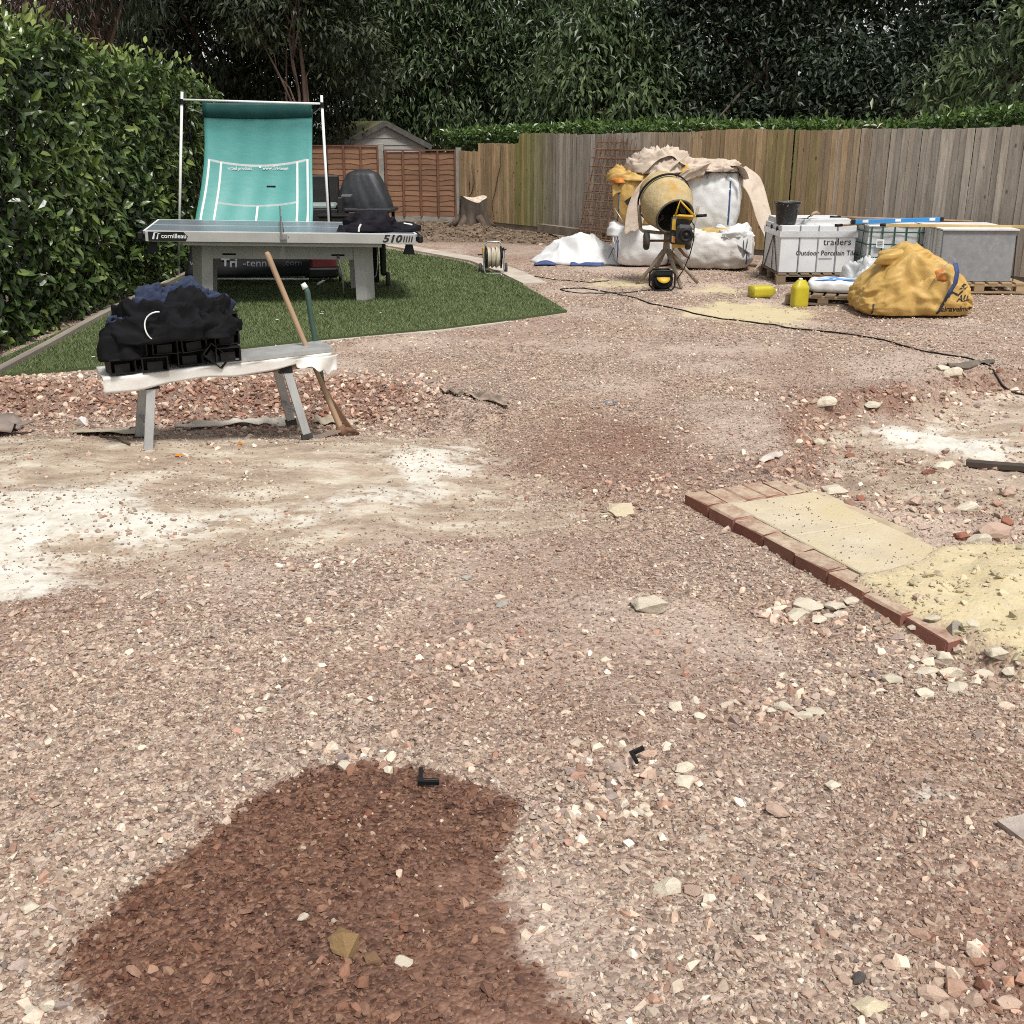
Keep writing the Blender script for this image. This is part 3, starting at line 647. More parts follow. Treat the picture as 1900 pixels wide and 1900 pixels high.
tree('background_tree', 'shadowy tree standing behind the cherry laurel wall', 'tree', (-1,33,0), [(-3.4,33,4,2.6,1.5,3.6),(0,33,4,2.6,1.5,3.6),(3,33,4,2.4,1.5,3.4),(0,33,8,4,1.6,2)], 22000, .26, HOLLY, .25, seed=13, group=GRP, wr=.5, tint0=.2, spread=.45, gap=.3)
tree('background_tree', 'shadowy tree standing behind the dark evergreen', 'tree', (7.5,30,0), [(5.4,30,3.6,2.4,1.5,3.2),(8.6,29,3.6,2.6,1.5,3.2),(11.6,27,3.6,2.4,1.5,3.2),(7,30,7,3.6,1.6,2)], 30000, .26, HOLLY, .25, seed=14, group=GRP, wr=.5, tint0=.25, spread=.46, gap=.36)
tree('background_tree', 'shadowy tree past the right end of the fence', 'tree', (12.4,20,0), [(12,20,3,2,1.6,3),(13.4,17.5,3,2,1.8,3)], 9000, .2, HOLLY, .22, seed=15, group=GRP, wr=.5, tint0=.25, spread=.42)

# ---------------------------------------------------------------- fences
FA, FB = Vector((-1.02, 22.72, 0)), Vector((6.13, 13.38, 0)); fd = (FB-FA).normalized(); fn = Vector((fd.y, -fd.x, 0))  # fn points to the yard
if fn.y > 0: fn = -fn
def board_mat():
    t = NT('weathered_fence_board'); v = t.coord((1,1,.14))
    oi = t.n('ObjectInfo')
    g = t.noise(v, 26, 5, .7, .6); col = t.mix(t.ramp(g, .3, .72), oi.outputs['Color'], t.mix(1.0, oi.outputs['Color'], (.52,.50,.48,1), 'MULTIPLY'))
    v2 = t.coord((1,1,1)); vo = t.n('TexVoronoi'); vo.inputs['Scale'].default_value = 5.5; t.l(v2, vo.inputs['Vector'])
    knot = t.ramp(vo.outputs['Distance'], .05, .12, (1,1,1,1), (0,0,0,1)); col = t.mix(t.mul(knot, .75), col, (.045,.03,.022,1))
    st = t.noise(t.coord((1,1,.35)), 3.0, 5, .7); col = t.mix(t.mul(t.ramp(st, .52, .75), .5), col, (.10,.085,.065,1))
    t.l(col, t.b.inputs['Base Color']); t.set('Roughness', .88); t.set('Specular IOR Level', .2)
    t.bump(g, .5, .006); return t.m
BM_ = board_mat()
fence = thing('closeboard_fence', 'weathered closeboard fence with upright feather edge boards along the right side', 'fence', FA)
def ftop(s):      # height of the board tops along the run
    if s < .62: return 1.38
    if s < 1.86: return 1.53
    return 1.69+.012*(s-1.86)+.012*math.sin(s*1.1)+.01*math.sin(s*2.7+1)
bmesh_v = []
for k in range(5):
    m = MB(); w = .0875; j = [random.uniform(-.004,.004) for _ in range(4)]
    m.add([(0,0,0),(w,.004,0),(w,.012,0),(0,.022,0),(0+j[0],0,1),(w+j[1],.004,1+j[2]*1.5),(w+j[1],.012,1+j[2]*1.5),(0+j[0],.022,1)], [(0,1,2,3),(7,6,5,4),(0,4,5,1),(1,5,6,2),(2,6,7,3),(3,7,4,0)])
    o = m.build('board', BM_); bmesh_v.append(o.data); bpy.data.objects.remove(o)
frot = math.atan2(fd.y, fd.x)
s = 0.0; total = 17.2; bi = 0
GREY, BROWN, GREEN, WARM = Vector((.48,.425,.36)), Vector((.52,.375,.22)), Vector((.30,.29,.095)), Vector((.60,.42,.245))
while s < total:
    keys = [(-1,WARM),(0,WARM),(1.4,WARM.lerp(BROWN,.4)),(1.9,GREEN),(2.6,GREY.lerp(GREEN,.45)),(3.3,GREY),(4.8,GREY),(5.7,GREY.lerp(BROWN,.5)),(6.4,BROWN),(7.3,WARM.lerp(BROWN,.5)),(7.9,BROWN.lerp(GREEN,.6)),(8.6,BROWN),(9.4,GREY.lerp(BROWN,.2)),(10,GREY*1.05),(18,GREY*1.05)]
    sj = s+random.uniform(-.35,.35); c = GREY
    for (a0,c0),(a1,c1) in zip(keys[:-1], keys[1:]):
        if a0 <= sj <= a1: c = c0.lerp(c1, (sj-a0)/(a1-a0))
    c = c*random.uniform(.72, 1.2)
    p = fd*s+fn*(.02+random.uniform(0, .004))
    o = link('board', bmesh_v[bi % 5], fence, p, (random.uniform(-.006,.006), random.uniform(-.006,.006), frot))
    o.scale = (1, 1, ftop(s)-.1+random.uniform(-.008,.008)); o.location.z = .1; o.color = (*c, 1)
    bi += 1; s += .0905 if abs(s-8.05) > .05 else .115
GBD = pm('gravel_board_wood', (.17,.14,.11), (.11,.09,.07), .9, 7, (.2,.2,1), bump=.4, dirt=(.12,.13,.05), dlo=.5, dhi=.7)
MOSSW = pm('fence_post_wood', (.19,.16,.12), (.13,.11,.085), .9, 6, (1,1,.2), dirt=(.12,.14,.05), dlo=.5, dhi=.75)
for q in range(6):
    m = MB(); m.beam(fd*(q*2.9)-fn*.0+Vector((0,0,.0)), fd*(q*2.9+2.88)+Vector((0,0,.0)), .03, .2); m.build('gravel_board', GBD, fence)
for q in range(7):
    m = MB(); p = fd*(q*2.6+.05)-fn*.07; m.box((p.x, p.y, .68), (.1,.1,1.4), Euler((0,0,frot))); m.build('post', MOSSW, fence)
for zz in (.4, 1.15):
    m = MB(); m.beam(-fn*.03+Vector((0,0,zz)), fd*total-fn*.03+Vector((0,0,zz)), .05, .07); m.build('rail', MOSSW, fence)

# lapped panel fence at the back, concrete posts
LAPM = pm('red_brown_lap_panel', (.235,.125,.075), (.15,.08,.05), .85, 5, (.3,1,1.5), bump=.5, bsc=30, dirt=(.10,.05,.03), dsc=6, dlo=.55, dhi=.8, objcol=True)
BATT = pm('panel_batten', (.19,.085,.05), (.12,.055,.035), .85, 6)
POSTC = pm('concrete_post', (.30,.285,.25), (.22,.21,.185), .9, 8, dirt=(.16,.16,.12), bump=.3)
lap = thing('panel_fence', 'red brown lapped panel fence with concrete posts across the back', 'fence', (-1.05,22.78,0))
bd = Vector((-1, .155, 0)).normalized(); br_ = math.atan2(bd.y, bd.x)
lapme = []
for k in range(4):
    rg = random.Random(k); m = MB()
    nseg = 10; pts = [rg.uniform(-.016,.016) for _ in range(nseg+1)]
    V = []; F = []
    for i in range(nseg+1):
        x = 1.46*i/nseg; V += [(x, 0, 0+pts[i]), (x, .018, 0+pts[i]), (x, .006, .118+pts[(i*3) % nseg]*.4), (x, -.004, .118)]
    for i in range(nseg):
        for q in range(4): F.append((4*i+q, 4*i+(q+1) % 4, 4*i+4+(q+1) % 4, 4*i+4+q))
    F += [(0,1,2,3), tuple(4*nseg+q for q in (3,2,1,0))]
    m.add(V, F); o = m.build('lap_slat', LAPM); lapme.append(o.data); bpy.data.objects.remove(o)
for b in range(5):
    o0 = bd*(b*1.56); hgt = 1.38 if b == 0 else 1.46
    m = MB(); m.box((o0.x, o0.y, hgt/2+.03), (.1,.1,hgt+.06), Euler((0,0,br_)), bev=.008); m.build('concrete_post', POSTC, lap)
    tone = random.uniform(.85, 1.15)
    nsl = int((hgt-.14)/.1)
    for q in range(nsl):
        p = o0+bd*.05
        o = link('lap_slat', lapme[random.randrange(4)], lap, (p.x, p.y, .13+q*.1), (0, 0, br_)); tt = tone*random.uniform(.82, 1.15)*(1.0 if b == 0 else 1.15); o.color = (tt, tt, tt*.95, 1)
    for q in range(5):
        p = o0+bd*(.07+q*.352); m = MB(); m.box((p.x+.155*.04, p.y-.035, .13+(hgt-.13)/2), (.035,.03,hgt-.13), Euler((0,0,br_))); m.build('batten', BATT, lap)
    p = o0+bd*.78; m = MB(); m.box((p.x, p.y-.01, hgt+.012), (1.46,.06,.025), Euler((0,0,br_))); m.build('cap_rail', BATT, lap)
    m = MB(); m.box((p.x, p.y, .05), (1.46,.05,.15), Euler((0,0,br_))); m.build('gravel_board', POSTC, lap)

# clipped hedge top above the right fence
trim = thing('clipped_hedge', 'bright green clipped laurel hedge showing just above the right fence', 'hedge', tuple(FA-fn*.5))
def trim_leaves(n, mat, sel=None, name='foliage', smin=-1.2, smax=17):
    s = RNG.uniform(smin, smax, n); dpt = RNG.random(n)**.8*.9; tp = np.where(s < .3, 1.74, np.where(s < 2, 1.80, 1.84))+.14*sstep(9, 11, s)+.05*(fbm(s*2.2, s*0, 401)-.5)*2
    z = tp-RNG.exponential(.09, n)+np.where(RNG.random(n) < .06, RNG.random(n)*.1, 0)
    P = np.array(fd)[None]*s[:,None]-np.array(fn)[None]*(dpt-.38)[:,None]; P[:,2] = z
    D = RNG.normal(0, .6, (n, 3))+np.array(fn)*.25+np.array([0,0,.35]); Nn = RNG.normal(0, .45, (n, 3))+np.array(fn)*.5+np.array([0,0,.8])
    L = RNG.uniform(.07, .13, n)
    me = leaves_mesh(name, P, D, Nn, L, L*.45, .45+RNG.normal(0, .15, n)+(z-tp)*1.0, mat, LEAF4); return struct(link(name, me, trim), 'stuff')
trim_leaves(15000, TRIM)
trim_leaves(90, REDL, name='red_foliage', smin=8.6, smax=9.6); trim_leaves(14, REDL, name='red_foliage', smin=6.2, smax=6.6)
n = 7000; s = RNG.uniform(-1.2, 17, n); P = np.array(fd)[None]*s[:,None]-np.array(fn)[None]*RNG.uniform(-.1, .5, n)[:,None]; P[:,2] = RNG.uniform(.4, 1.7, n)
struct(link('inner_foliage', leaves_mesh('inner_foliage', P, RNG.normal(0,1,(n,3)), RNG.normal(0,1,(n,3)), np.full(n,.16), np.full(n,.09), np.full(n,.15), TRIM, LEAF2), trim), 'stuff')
m = MB()
for s in np.arange(-1, 17, .45):
    p = fd*s-fn*.25; m.tube([(p.x,p.y,-.02),(p.x+.03,p.y,.9),(p.x,p.y+.02,1.7)], [.02,.014,.006], 5)
m.build('stem', BARK, trim, True)

# shed with a mossy felt roof
FELT = pm('mossy_felt_roof', (.15,.14,.115), (.11,.10,.085), .95, 4, dirt=(.15,.15,.035), dsc=2.5, dlo=.38, dhi=.6, bump=.6, bsc=25, bd=.01)
SHEDW = pm('grey_shed_board', (.34,.325,.30), (.28,.27,.25), .8, 6, (.3,1,1), bump=.15)
FASC = pm('dark_barge_board', (.10,.095,.085), (.07,.066,.06), .85, 8, dirt=(.15,.14,.11))
sh = thing('garden_shed', 'grey boarded shed with a mossy pitched roof behind the back fence', 'shed', (-2.85,26,0), R(30))
nb = 9
for q in range(nb):                               # gable boards
    z0 = .55+q*.15; z1 = z0+.148
    hw = lambda z: min(1.0, (1.9-z)/.46*1.05)
    if hw(z1) <= .03: z1 = 1.88
    m = MB(); a, b = max(hw(z0), .02), max(hw(z1), .015); m.add([(-a,-.02,z0),(a,-.02,z0),(b,-.004,z1),(-b,-.004,z1),(-a,.01,z0),(a,.01,z0),(b,.01,z1),(-b,.01,z1)], [(0,1,2,3),(7,6,5,4),(0,4,5,1),(1,5,6,2),(2,6,7,3),(3,7,4,0)]); m.build('gable_board', SHEDW, sh)
for sx in (-1, 1):
    m = MB(); m.beam((sx*1.06,.02,1.40), (0,.02,1.90), 2.5, .05, up=(0,0,1)) if False else m.add([(sx*1.12,-.08,1.40),(0,-.08,1.92),(0,2.5,1.92),(sx*1.12,2.5,1.40),(sx*1.12,-.08,1.44),(0,-.08,1.965),(0,2.5,1.965),(sx*1.12,2.5,1.44)], [(0,1,2,3),(7,6,5,4),(0,4,5,1),(1,5,6,2),(2,6,7,3),(3,7,4,0)]); m.build('roof', FELT, sh)
    m = MB(); m.beam((sx*1.12,-.1,1.395), (sx*.005,-.1,1.915), .03, .11, up=(0,0,1)); m.build('barge_board', FASC, sh)
    m = MB(); m.box((sx*.98,1.25,.7), (.04,2.4,1.4)); m.build('side_wall', SHEDW, sh)
m = MB(); m.box((0,.03,.3), (1.96,.03,.52)); m.build('front_wall', SHEDW, sh)
# ---------------------------------------------------------------- shared object materials
STEEL = pm('galvanised_steel', (.42,.42,.41), (.33,.33,.32), .42, 10, metal=.7, bump=.1)
ALU = pm('scuffed_aluminium', (.46,.46,.45), (.36,.36,.35), .5, 9, (1,1,.3), metal=.45, bump=.15, dirt=(.33,.29,.24), dlo=.55, dhi=.75)
BLACKP = pm('black_plastic', (.009,.009,.0095), (.015,.0145,.014), .45, 12, bump=.15, spec=.25)
BLACKM = pm('matt_black', (.008,.008,.0085), (.013,.013,.013), .8, 10, bump=.15, spec=.15)
RUBBER = pm('dusty_rubber', (.035,.033,.03), (.07,.062,.052), .9, 14, bump=.3)
WHITEP = pm('white_paint', (.78,.78,.76), (.70,.70,.68), .45, 7, bump=.05)
GREYPL = pm('light_grey_paint', (.40,.39,.365), (.35,.34,.32), .5, 5, bump=.05, dirt=(.26,.245,.22), dlo=.62, dhi=.8)
PRINTW = pm('white_print', (.74,.76,.74), (.66,.68,.66), .7, 20, bump=0)
PRINTG = pm('grey_print', (.16,.17,.175), (.12,.13,.135), .7, 20, bump=0)
PRINTB = pm('black_print', (.018,.017,.016), (.03,.028,.026), .7, 20, bump=0)
ASH = pm('ash_handle_wood', (.40,.27,.165), (.27,.18,.11), .6, 6, (1,1,.25), bump=.2, dirt=(.18,.13,.09), dlo=.6, dhi=.8)
RUST = pm('rusty_steel', (.20,.10,.055), (.11,.062,.04), .85, 14, bump=.4, dirt=(.28,.15,.08), dlo=.5, dhi=.7)
# ---------------------------------------------------------------- table tennis table
TT = thing('table_tennis_table', 'outdoor table tennis table with grey top and pale legs on the lawn', 'table', (-2.5,12.3,.022), R(9))
TT.rotation_euler = (0, R(1.7), R(11.5))
TOPM = pm('grey_blue_table_top', (.17,.205,.235), (.14,.17,.20), .34, 3, (.3,2,1), bump=.03, spec=.5, dirt=(.27,.29,.30), dsc=2, dlo=.55, dhi=.8)
for sx in (-1, 1):
    m = MB(); m.box((sx*.686,0,.735), (1.366,1.52,.03), bev=.004); tp = m.build('table_top', TOPM, TT)
    m = MB()
    for yy in (-.75, .75): m.box((sx*.686,yy,.7515), (1.366,.02,.002))
    m.box((sx*1.359,0,.7515), (.02,1.478,.002)); m.box((sx*.676,0,.7515), (1.345,.004,.002)); m.build('painted_line', PRINTW, tp)
    m = MB(); m.box((sx*1.40,-.0,.70), (.055,1.53,.075), bev=.01); m.build('end_cap', BLACKP, TT)
    m = MB(); m.box((sx*1.3,-.6,.58), (.12,.05,.1), taper=.6); m.build('ball_holder', BLACKP, TT)
for yy in (-1, 1):
    m = MB(); m.box((0,yy*.765,.699), (2.70,.022,.10), bev=.004); m.build('apron', GREYPL, TT)
    m = MB(); m.box((0,yy*.70,.628), (2.0,.06,.032)); m.build('sub_rail', GREYPL, TT)
    # leg frame: cross panel and two wide folded legs
    yl = yy*.44
    m = MB(); m.add([(x, yl+q, z) for q in (-.02,.02) for x, z in ((-.86,.61),(.86,.61),(.82,.455),(-.82,.455))], [(0,1,2,3),(7,6,5,4),(0,4,5,1),(1,5,6,2),(2,6,7,3),(3,7,4,0)]); cp = m.build('cross_panel', GREYPL, TT)
    for sx in (-1, 1):
        m = MB(); prof = [(.72,-.035),(.83,-.035),(.93,.06),(.93,.075),(.82,-.015),(.72,-.015)]
        lo = [(.75,-.035),(.86,-.035),(.955,.06),(.955,.075),(.85,-.015),(.75,-.015)]
        V = [(sx*x, yl+q*(1 if yy < 0 else -1), .605) for x, q in prof]+[(sx*x, yl+q*(1 if yy < 0 else -1), -.02) for x, q in lo]
        F = [(0,1,2,3,4,5),(11,10,9,8,7,6)]+[(i,(i+1) % 6,6+(i+1) % 6,6+i) for i in range(6)]
        m.add(V, F); m.build('leg', GREYPL, TT)
        sh = [[(a*.075+.05*math.copysign(1,a), b) for a, b in ((-1,-.008),(1,-.008),(1.03,0),(1,.008),(-1,.008),(-1.03,0))]]
        sh = [[(-.065,-.009),(.065,-.009),(.072,0),(.065,.009),(-.065,.009),(-.072,0)]]
        if yy < 0: printed(sh, BLACKM, cp, (sx*.56, yl-.02, .50), (1,0,0), (0,0,1), name='hand_slot')
    m = MB(); m.tube([(-.02,yy*.80,.68),(-.02,yy*.80,.915)], .009, 8); m.box((0,yy*.78,.71), (.07,.03,.05)); m.build('net_post', STEEL, TT)
def net(u, v): return (-.02+.003*math.sin(u*9), -.80+1.6*u, .765+.15*v)
m = MB(); m.grid(net, 20, 3, .004); m.build('net', pm('steel_grey_net', (.33,.35,.36), (.22,.24,.25), .5, 30, metal=.3), TT)
ap = (0,-.776,.699)
printed([[(-.19,-.045),(.17,-.045),(.19,0),(.15,.045),(-.19,.045)]], BLACKP, TT, (-1.13,-.7765,.701), (1,0,0), (0,0,1), name='badge', eps=.001)
lettering('cornilleau', .062, PRINTW, TT, (-1.075,-.779,.703), (1,0,0), (0,0,1), .001, 1.0, name='lettering', eps=.001)
printed([[(-.02,-.03),(0,-.03),(.012,.028),(.045,.035),(.0,.035)],[(.02,-.03),(.035,-.03),(.045,.022),(.07,.03),(.04,.028)]], PRINTW, TT, (-1.265,-.779,.703), (1,0,0), (0,0,1), name='emblem', eps=.001)
lettering('510', .105, PRINTB, TT, (1.10,-.7765,.70), (1,0,0), (0,0,1), .004, 1.25, .25, eps=.001)
printed([[(x,-.03),(x+.014,-.03),(x+.026,.03),(x+.012,.03)] for x in (0,.027,.054,.081)], PRINTB, TT, (1.215,-.7765,.70), (1,0,0), (0,0,1), name='stripe_mark', eps=.001)
m = MB()
for x in (-.03,.05): m.lathe([(.008,0),(.008,.006)], 8, Matrix.Translation((x,-.776,.715)) @ Matrix.Rotation(R(90),4,'X'))
m.build('bolt', STEEL, TT)
m = MB(); m.tube([(.56,-.47,.50),(.57,-.48,.44),(.60,-.47,.32),(.61,-.46,.1)], [.012,.016,.014,.006], 6); m.build('strap', STEEL, TT, True)

# ---------------------------------------------------------------- rebound net with teal sheet
RN = thing('rebound_net', 'white pole rebound frame with a teal tennis court sheet behind the table', 'sports net', (-3.05,14.0,.02))
TEAL = pm('teal_sheet', (.085,.30,.275), (.105,.33,.305), .5, 2.2, (1,1,2.5), bump=.15, bsc=9, bd=.02)
TEALD = pm('shadowed_teal_hem', (.008,.06,.055), (.012,.075,.07), .55, 4, bump=.1)  # dark teal puts the flap's shadow into the colour of the top roll
BLKS = pm('black_sheet', (.006,.0065,.007), (.009,.0095,.01), .7, 5, bump=.1, spec=.15)
def prof(t):       # t=0 top .. 1 bottom: y, z and half width centre
    z = 1.98-1.86*t; y = .12-.95*max(t,0)**1.5+.10*math.sin(t*math.pi); return y, z
def sheet(u, t):
    y, z = prof(t); xc = -.005-.06*t; w = .655+.075*t
    s = 2*u-1
    z -= .035*(1-s*s)*(.3+math.sin(min(1,t*1.3)*math.pi)); y += .05*(1-s*s)*math.sin(t*math.pi)
    w *= 1-.035*math.sin(min(1, t*1.6)*math.pi)
    return Vector((xc+s*w, y+.006*math.sin(s*14+t*5), z))
m = MB(); m.grid(lambda u, v: sheet(u, .0+.70*v), 28, 40, .004); ts = m.build('teal_sheet', TEAL, RN, True)
m = MB(); m.grid(lambda u, v: sheet(u, .702+.298*v), 28, 16, .004); bs = m.build('black_sheet', BLKS, RN, True)
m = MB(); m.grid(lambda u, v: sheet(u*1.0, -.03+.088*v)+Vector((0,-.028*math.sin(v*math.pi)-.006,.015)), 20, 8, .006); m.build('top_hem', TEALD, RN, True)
def on(u, t, e=-.006): return sheet(u, t)+Vector((0,e-.002,.003))
def band(name, pts, w, parent):
    m = MB()
    for (u0,t0),(u1,t1) in zip(pts[:-1], pts[1:]):
        a, b = on(u0,t0), on(u1,t1); d = (b-a).normalized(); q = d.cross(Vector((0,-1,0))).normalized()*w/2
        m.add([a+q,a-q,b-q,b+q], [(0,1,2,3)])
    return m.build(name, PRINTW, parent)
W2 = .026
lines = [([(u, .305+.022*(1-(2*u-1)**2)) for u in np.linspace(.045,.955,18)]), ([(.045,t) for t in np.linspace(.305,.7,12)]), ([(.955,t) for t in np.linspace(.305,.7,12)]),
         ([(.155,t) for t in np.linspace(.312,.7,12)]), ([(.86,t) for t in np.linspace(.312,.7,12)]), ([(u, .565+.014*(1-((u-.5)/.35)**2)) for u in np.linspace(.155,.86,14)]), ([(.51,t) for t in np.linspace(.578,.7,5)]), ([(.51,.325),(.51,.34)])]
for L in lines: band('court_line', L, W2, ts)
printed([[(-.055,-.008),(.055,-.008),(.055,.008),(-.055,.008)]], BLKS, ts, on(.62,.455,-.008), (1,0,0), (0,.1,1), name='slot_mark')
for txt, u, sq in (('Protected product', .29, 1.0), ('www.Tri-tennis.com', .70, 1.0)):
    lettering(txt, .052, PRINTW, ts, on(u,.347,-.012), (1,0,-.01), (0,.14,1), .0012, sq)
for txt, u, sz, bo in (('www.', .12, .115, 0), ('Tri', .345, .15, .004), ('-tennis', .58, .13, 0), ('.com', .86, .11, 0)):
    lettering(txt, sz, PRINTG, bs, on(u,.925,-.02), (1,0,0), (0,.45,1), bo, 1.05)
PL = [((-.86,0,2.17),(-1.12,.0,-.02)), ((.79,0,2.13),(.80,.0,-.02))]
for a, b in PL:
    m = MB(); m.tube([a,b], .0165, 10); pl = m.build('pole', WHITEP, RN, True)
    m = MB(); a2 = Vector(a).lerp(Vector(b), .05); m.tube([a2+Vector((0,0,.03)), a2-Vector((0,0,.03))], .024, 10); m.build('clamp', BLACKP, pl)
    m = MB(); m.tube([Vector(a).lerp(Vector(b),.04), (a[0]*.92,.75,-.02)], .011, 8); m.build('rear_stay', BLACKM, RN)
    m = MB(); m.tube([(b[0],0,.02),(b[0]*.96,-.85,.03)], .014, 8); m.build('foot_bar', WHITEP, RN)
m = MB(); m.tube([(-.86,0,2.08),(.79,0,2.035)], .014, 10); m.build('cross_bar', WHITEP, RN, True)
m = MB(); m.tube([(-.72,-.83,.085),(.66,-.83,.085)], .012, 10); m.build('bottom_bar', WHITEP, RN, True)
for sx in (-1,1):
    m = MB(); m.tube([(sx*.79-.02,0,1.99-.0),(sx*.67,.09,1.93)], .006, 6); m.build('tension_cord', STEEL, RN)

# ---------------------------------------------------------------- cloth heaps
def heap(name, mat, parent, loc, r, hgt, seed, ridges=1.0, nu=64, nv=26, bump_dir=(1,.3), flat=.35, skew=(0,0), lobes=None, rz=0):
    rg = np.random.default_rng(seed); ph = rg.uniform(0, 50, 4); m = MB()
    F = []
    T_, A_ = np.meshgrid(np.arange(nv+1)/nv, 2*math.pi*np.arange(nu)/nu, indexing='ij'); t = T_.ravel(); a = A_.ravel()
    rr = np.maximum(np.cos(t*math.pi/2), 0)**.55; zz = np.sin(t*math.pi/2)**.9
    e = 1+.22*(vn(np.cos(a)*1.6+ph[0], np.sin(a)*1.6+t*1.5, seed)-.5)*2
    x, y = np.cos(a)*rr*r[0]*e, np.sin(a)*rr*r[1]*e
    q = x*bump_dir[0]+y*bump_dir[1]
    f1 = vn(q*10+ph[1], (y-x*.4)*3.5+t*2, seed+3); f2 = vn(x*19+y*6+ph[2], y*11+t*6, seed+5); f3 = vn(x*36+y*20+ph[0], y*30-x*9+t*9, seed+6)
    rd = (1-np.abs(2*f1-1))**1.6*.55+(1-np.abs(2*f2-1))**1.5*.33+(1-np.abs(2*f3-1))*.12
    z = hgt*zz*(.72+.5*vn(x*4.5+ph[3], y*4.5, seed+9))+(rd-.4)*.085*ridges*hgt/.25*(.3+zz)
    k = 1+(rd-.4)*.16*ridges
    V = np.stack([x*k+skew[0]*zz, y*k+skew[1]*zz, np.maximum(z, -.002)], 1).tolist()
    for j in range(nv):
        for i in range(nu): F.append((j*nu+i, j*nu+(i+1) % nu, (j+1)*nu+(i+1) % nu, (j+1)*nu+i))
    F.append(tuple(range(nv*nu, (nv+1)*nu))); F.append(tuple(range(nu-1,-1,-1)))
    m.add(V, F); return m.build(name, mat, parent, True, loc, (0,0,rz))
CLB = pm('black_cloth', (.006,.006,.007), (.010,.010,.0115), .85, 8, bump=.5, bsc=30, bd=.006, spec=.12)
CLN = pm('dark_purple_cloth', (.009,.008,.011), (.015,.013,.018), .8, 8, bump=.5, bsc=25, bd=.006, spec=.15)
DENIM = pm('blue_denim', (.022,.030,.062), (.045,.058,.10), .85, 10, bump=.4, bsc=150, bd=.002, spec=.2)
jk = thing('jacket', 'crumpled black jacket with white trim lying on the right end of the table', 'jacket', (-1.50,12.05,.75), R(9))
heap('body', CLN, jk, (0,0,0), (.28,.24), .19, 5, 1.2); heap('sleeve', CLN, jk, (.33,.05,-.01), (.19,.15), .08, 9, 1.2); heap('sleeve', CLN, jk, (-.22,-.08,-.005), (.17,.12), .06, 12, 1.0)
m = MB(); m.tube([(-.13,-.235,.012),(-.125,-.235,.05),(-.105,-.225,.085)], .011, 6); m.tube([(.35,-.05,.075),(.44,-.06,.06)], .01, 6); m.build('white_trim', PRINTW, jk)

# ---------------------------------------------------------------- trestle bench with its load
ta = R(25); TZ = h1(-1.83,6.72)
TR = thing('trestle_bench', 'folding aluminium trestle bench draped with white sheeting on the dug ground', 'bench', (-1.83,6.72,TZ), ta)
PTOP = .505-.03
TARP = pm('white_sheeting', (.70,.68,.64), (.60,.57,.52), .5, 5, bump=.4, bsc=14, bd=.01, dirt=(.46,.40,.33), dlo=.6, dhi=.8)
til = -.035
zt = lambda x: PTOP+.03+x*(-til)*.9
m = MB(); m.add([(x,y,zt(x)+dz) for x in (-.62,.62) for y in (-.165,.165) for dz in (-.045,0)], [(0,1,3,2),(4,6,7,5),(0,4,5,1),(2,3,7,6),(1,5,7,3),(0,2,6,4)]); m.build('platform', ALU, TR)
m = MB(); m.add([(x,y,zt(x)+.03+dz) for x in (-.02,.70) for y in (-.19,.10) for dz in (-.022,0)], [(0,1,3,2),(4,6,7,5),(0,4,5,1),(2,3,7,6),(1,5,7,3),(0,2,6,4)]); m.build('top_board', ALU, TR)
m = MB(); m.beam((.1,-.155,zt(.3)-.06), (.58,-.155,zt(.6)-.055), .03, .05); m.build('wood_batten', RUST, TR)
def drape(u, v):
    x = -.67+1.36*u; s = v
    if s < .3:  y, z = -.19+.002, zt(x)+.004-(.3-s)/.3*(.085-.03*u+.012*math.sin(x*9))
    elif s > .8: y, z = .19, zt(x)+.004-(s-.8)/.2*.06
    else: y, z = -.188+(s-.3)/.5*.376, zt(x)+.006
    return Vector((x, y-.01*math.sin(x*23)*(1 if s < .3 else 0), z))
m = MB(); m.grid(drape, 40, 20, .003); m.build('white_cover', TARP, TR, True)
def flap(u, v):
    x = .46+.27*u; return Vector((x+.02*v*math.sin(u*5), -.20+.018*math.sin(u*7+v*2)-.02*v, zt(x)-.01-v*(.05+.10*u**1.5-.05*max(0,u-.8)/.2+.012*math.sin(u*19))))
m = MB(); m.grid(flap, 16, 10, .003); m.build('hanging_flap', TARP, TR, True)
def flap2(u, v): return Vector((-.35+.95*u, .195+.02*math.sin(u*11), zt(0)-.04-v*(.07+.03*math.sin(u*7))))
m = MB(); m.grid(flap2, 24, 6, .003); m.build('hanging_flap', TARP, TR, True)
for sx in (-1,1):
    for sy in (-1,1):
        a = Vector((sx*.40, sy*.15, zt(sx*.4)-.045)); b = Vector((sx*.47, sy*.20, .01))
        if sx > 0: b.x = .50
        m = MB(); m.beam(a, b, .032, .05, up=(1,0,0)); lg = m.build('leg', ALU, TR)
        m = MB(); c = b+(a-b)*.05; m.beam(c, b-Vector((0,0,.012)), .038, .068, up=(1,0,0)); m.build('rubber_foot', RUBBER, lg)
        m = MB(); m.box(a+Vector((sx*.0,0,.0)), (.085,.05,.10), taper=.75); m.build('hinge', BLACKP, lg)
    m = MB(); m.beam((sx*.445,-.17,.16), (sx*.445,.17,.16), .03, .02); m.build('cross_brace', ALU, TR)
CRG = 'black boxes piled on the trestle bench'
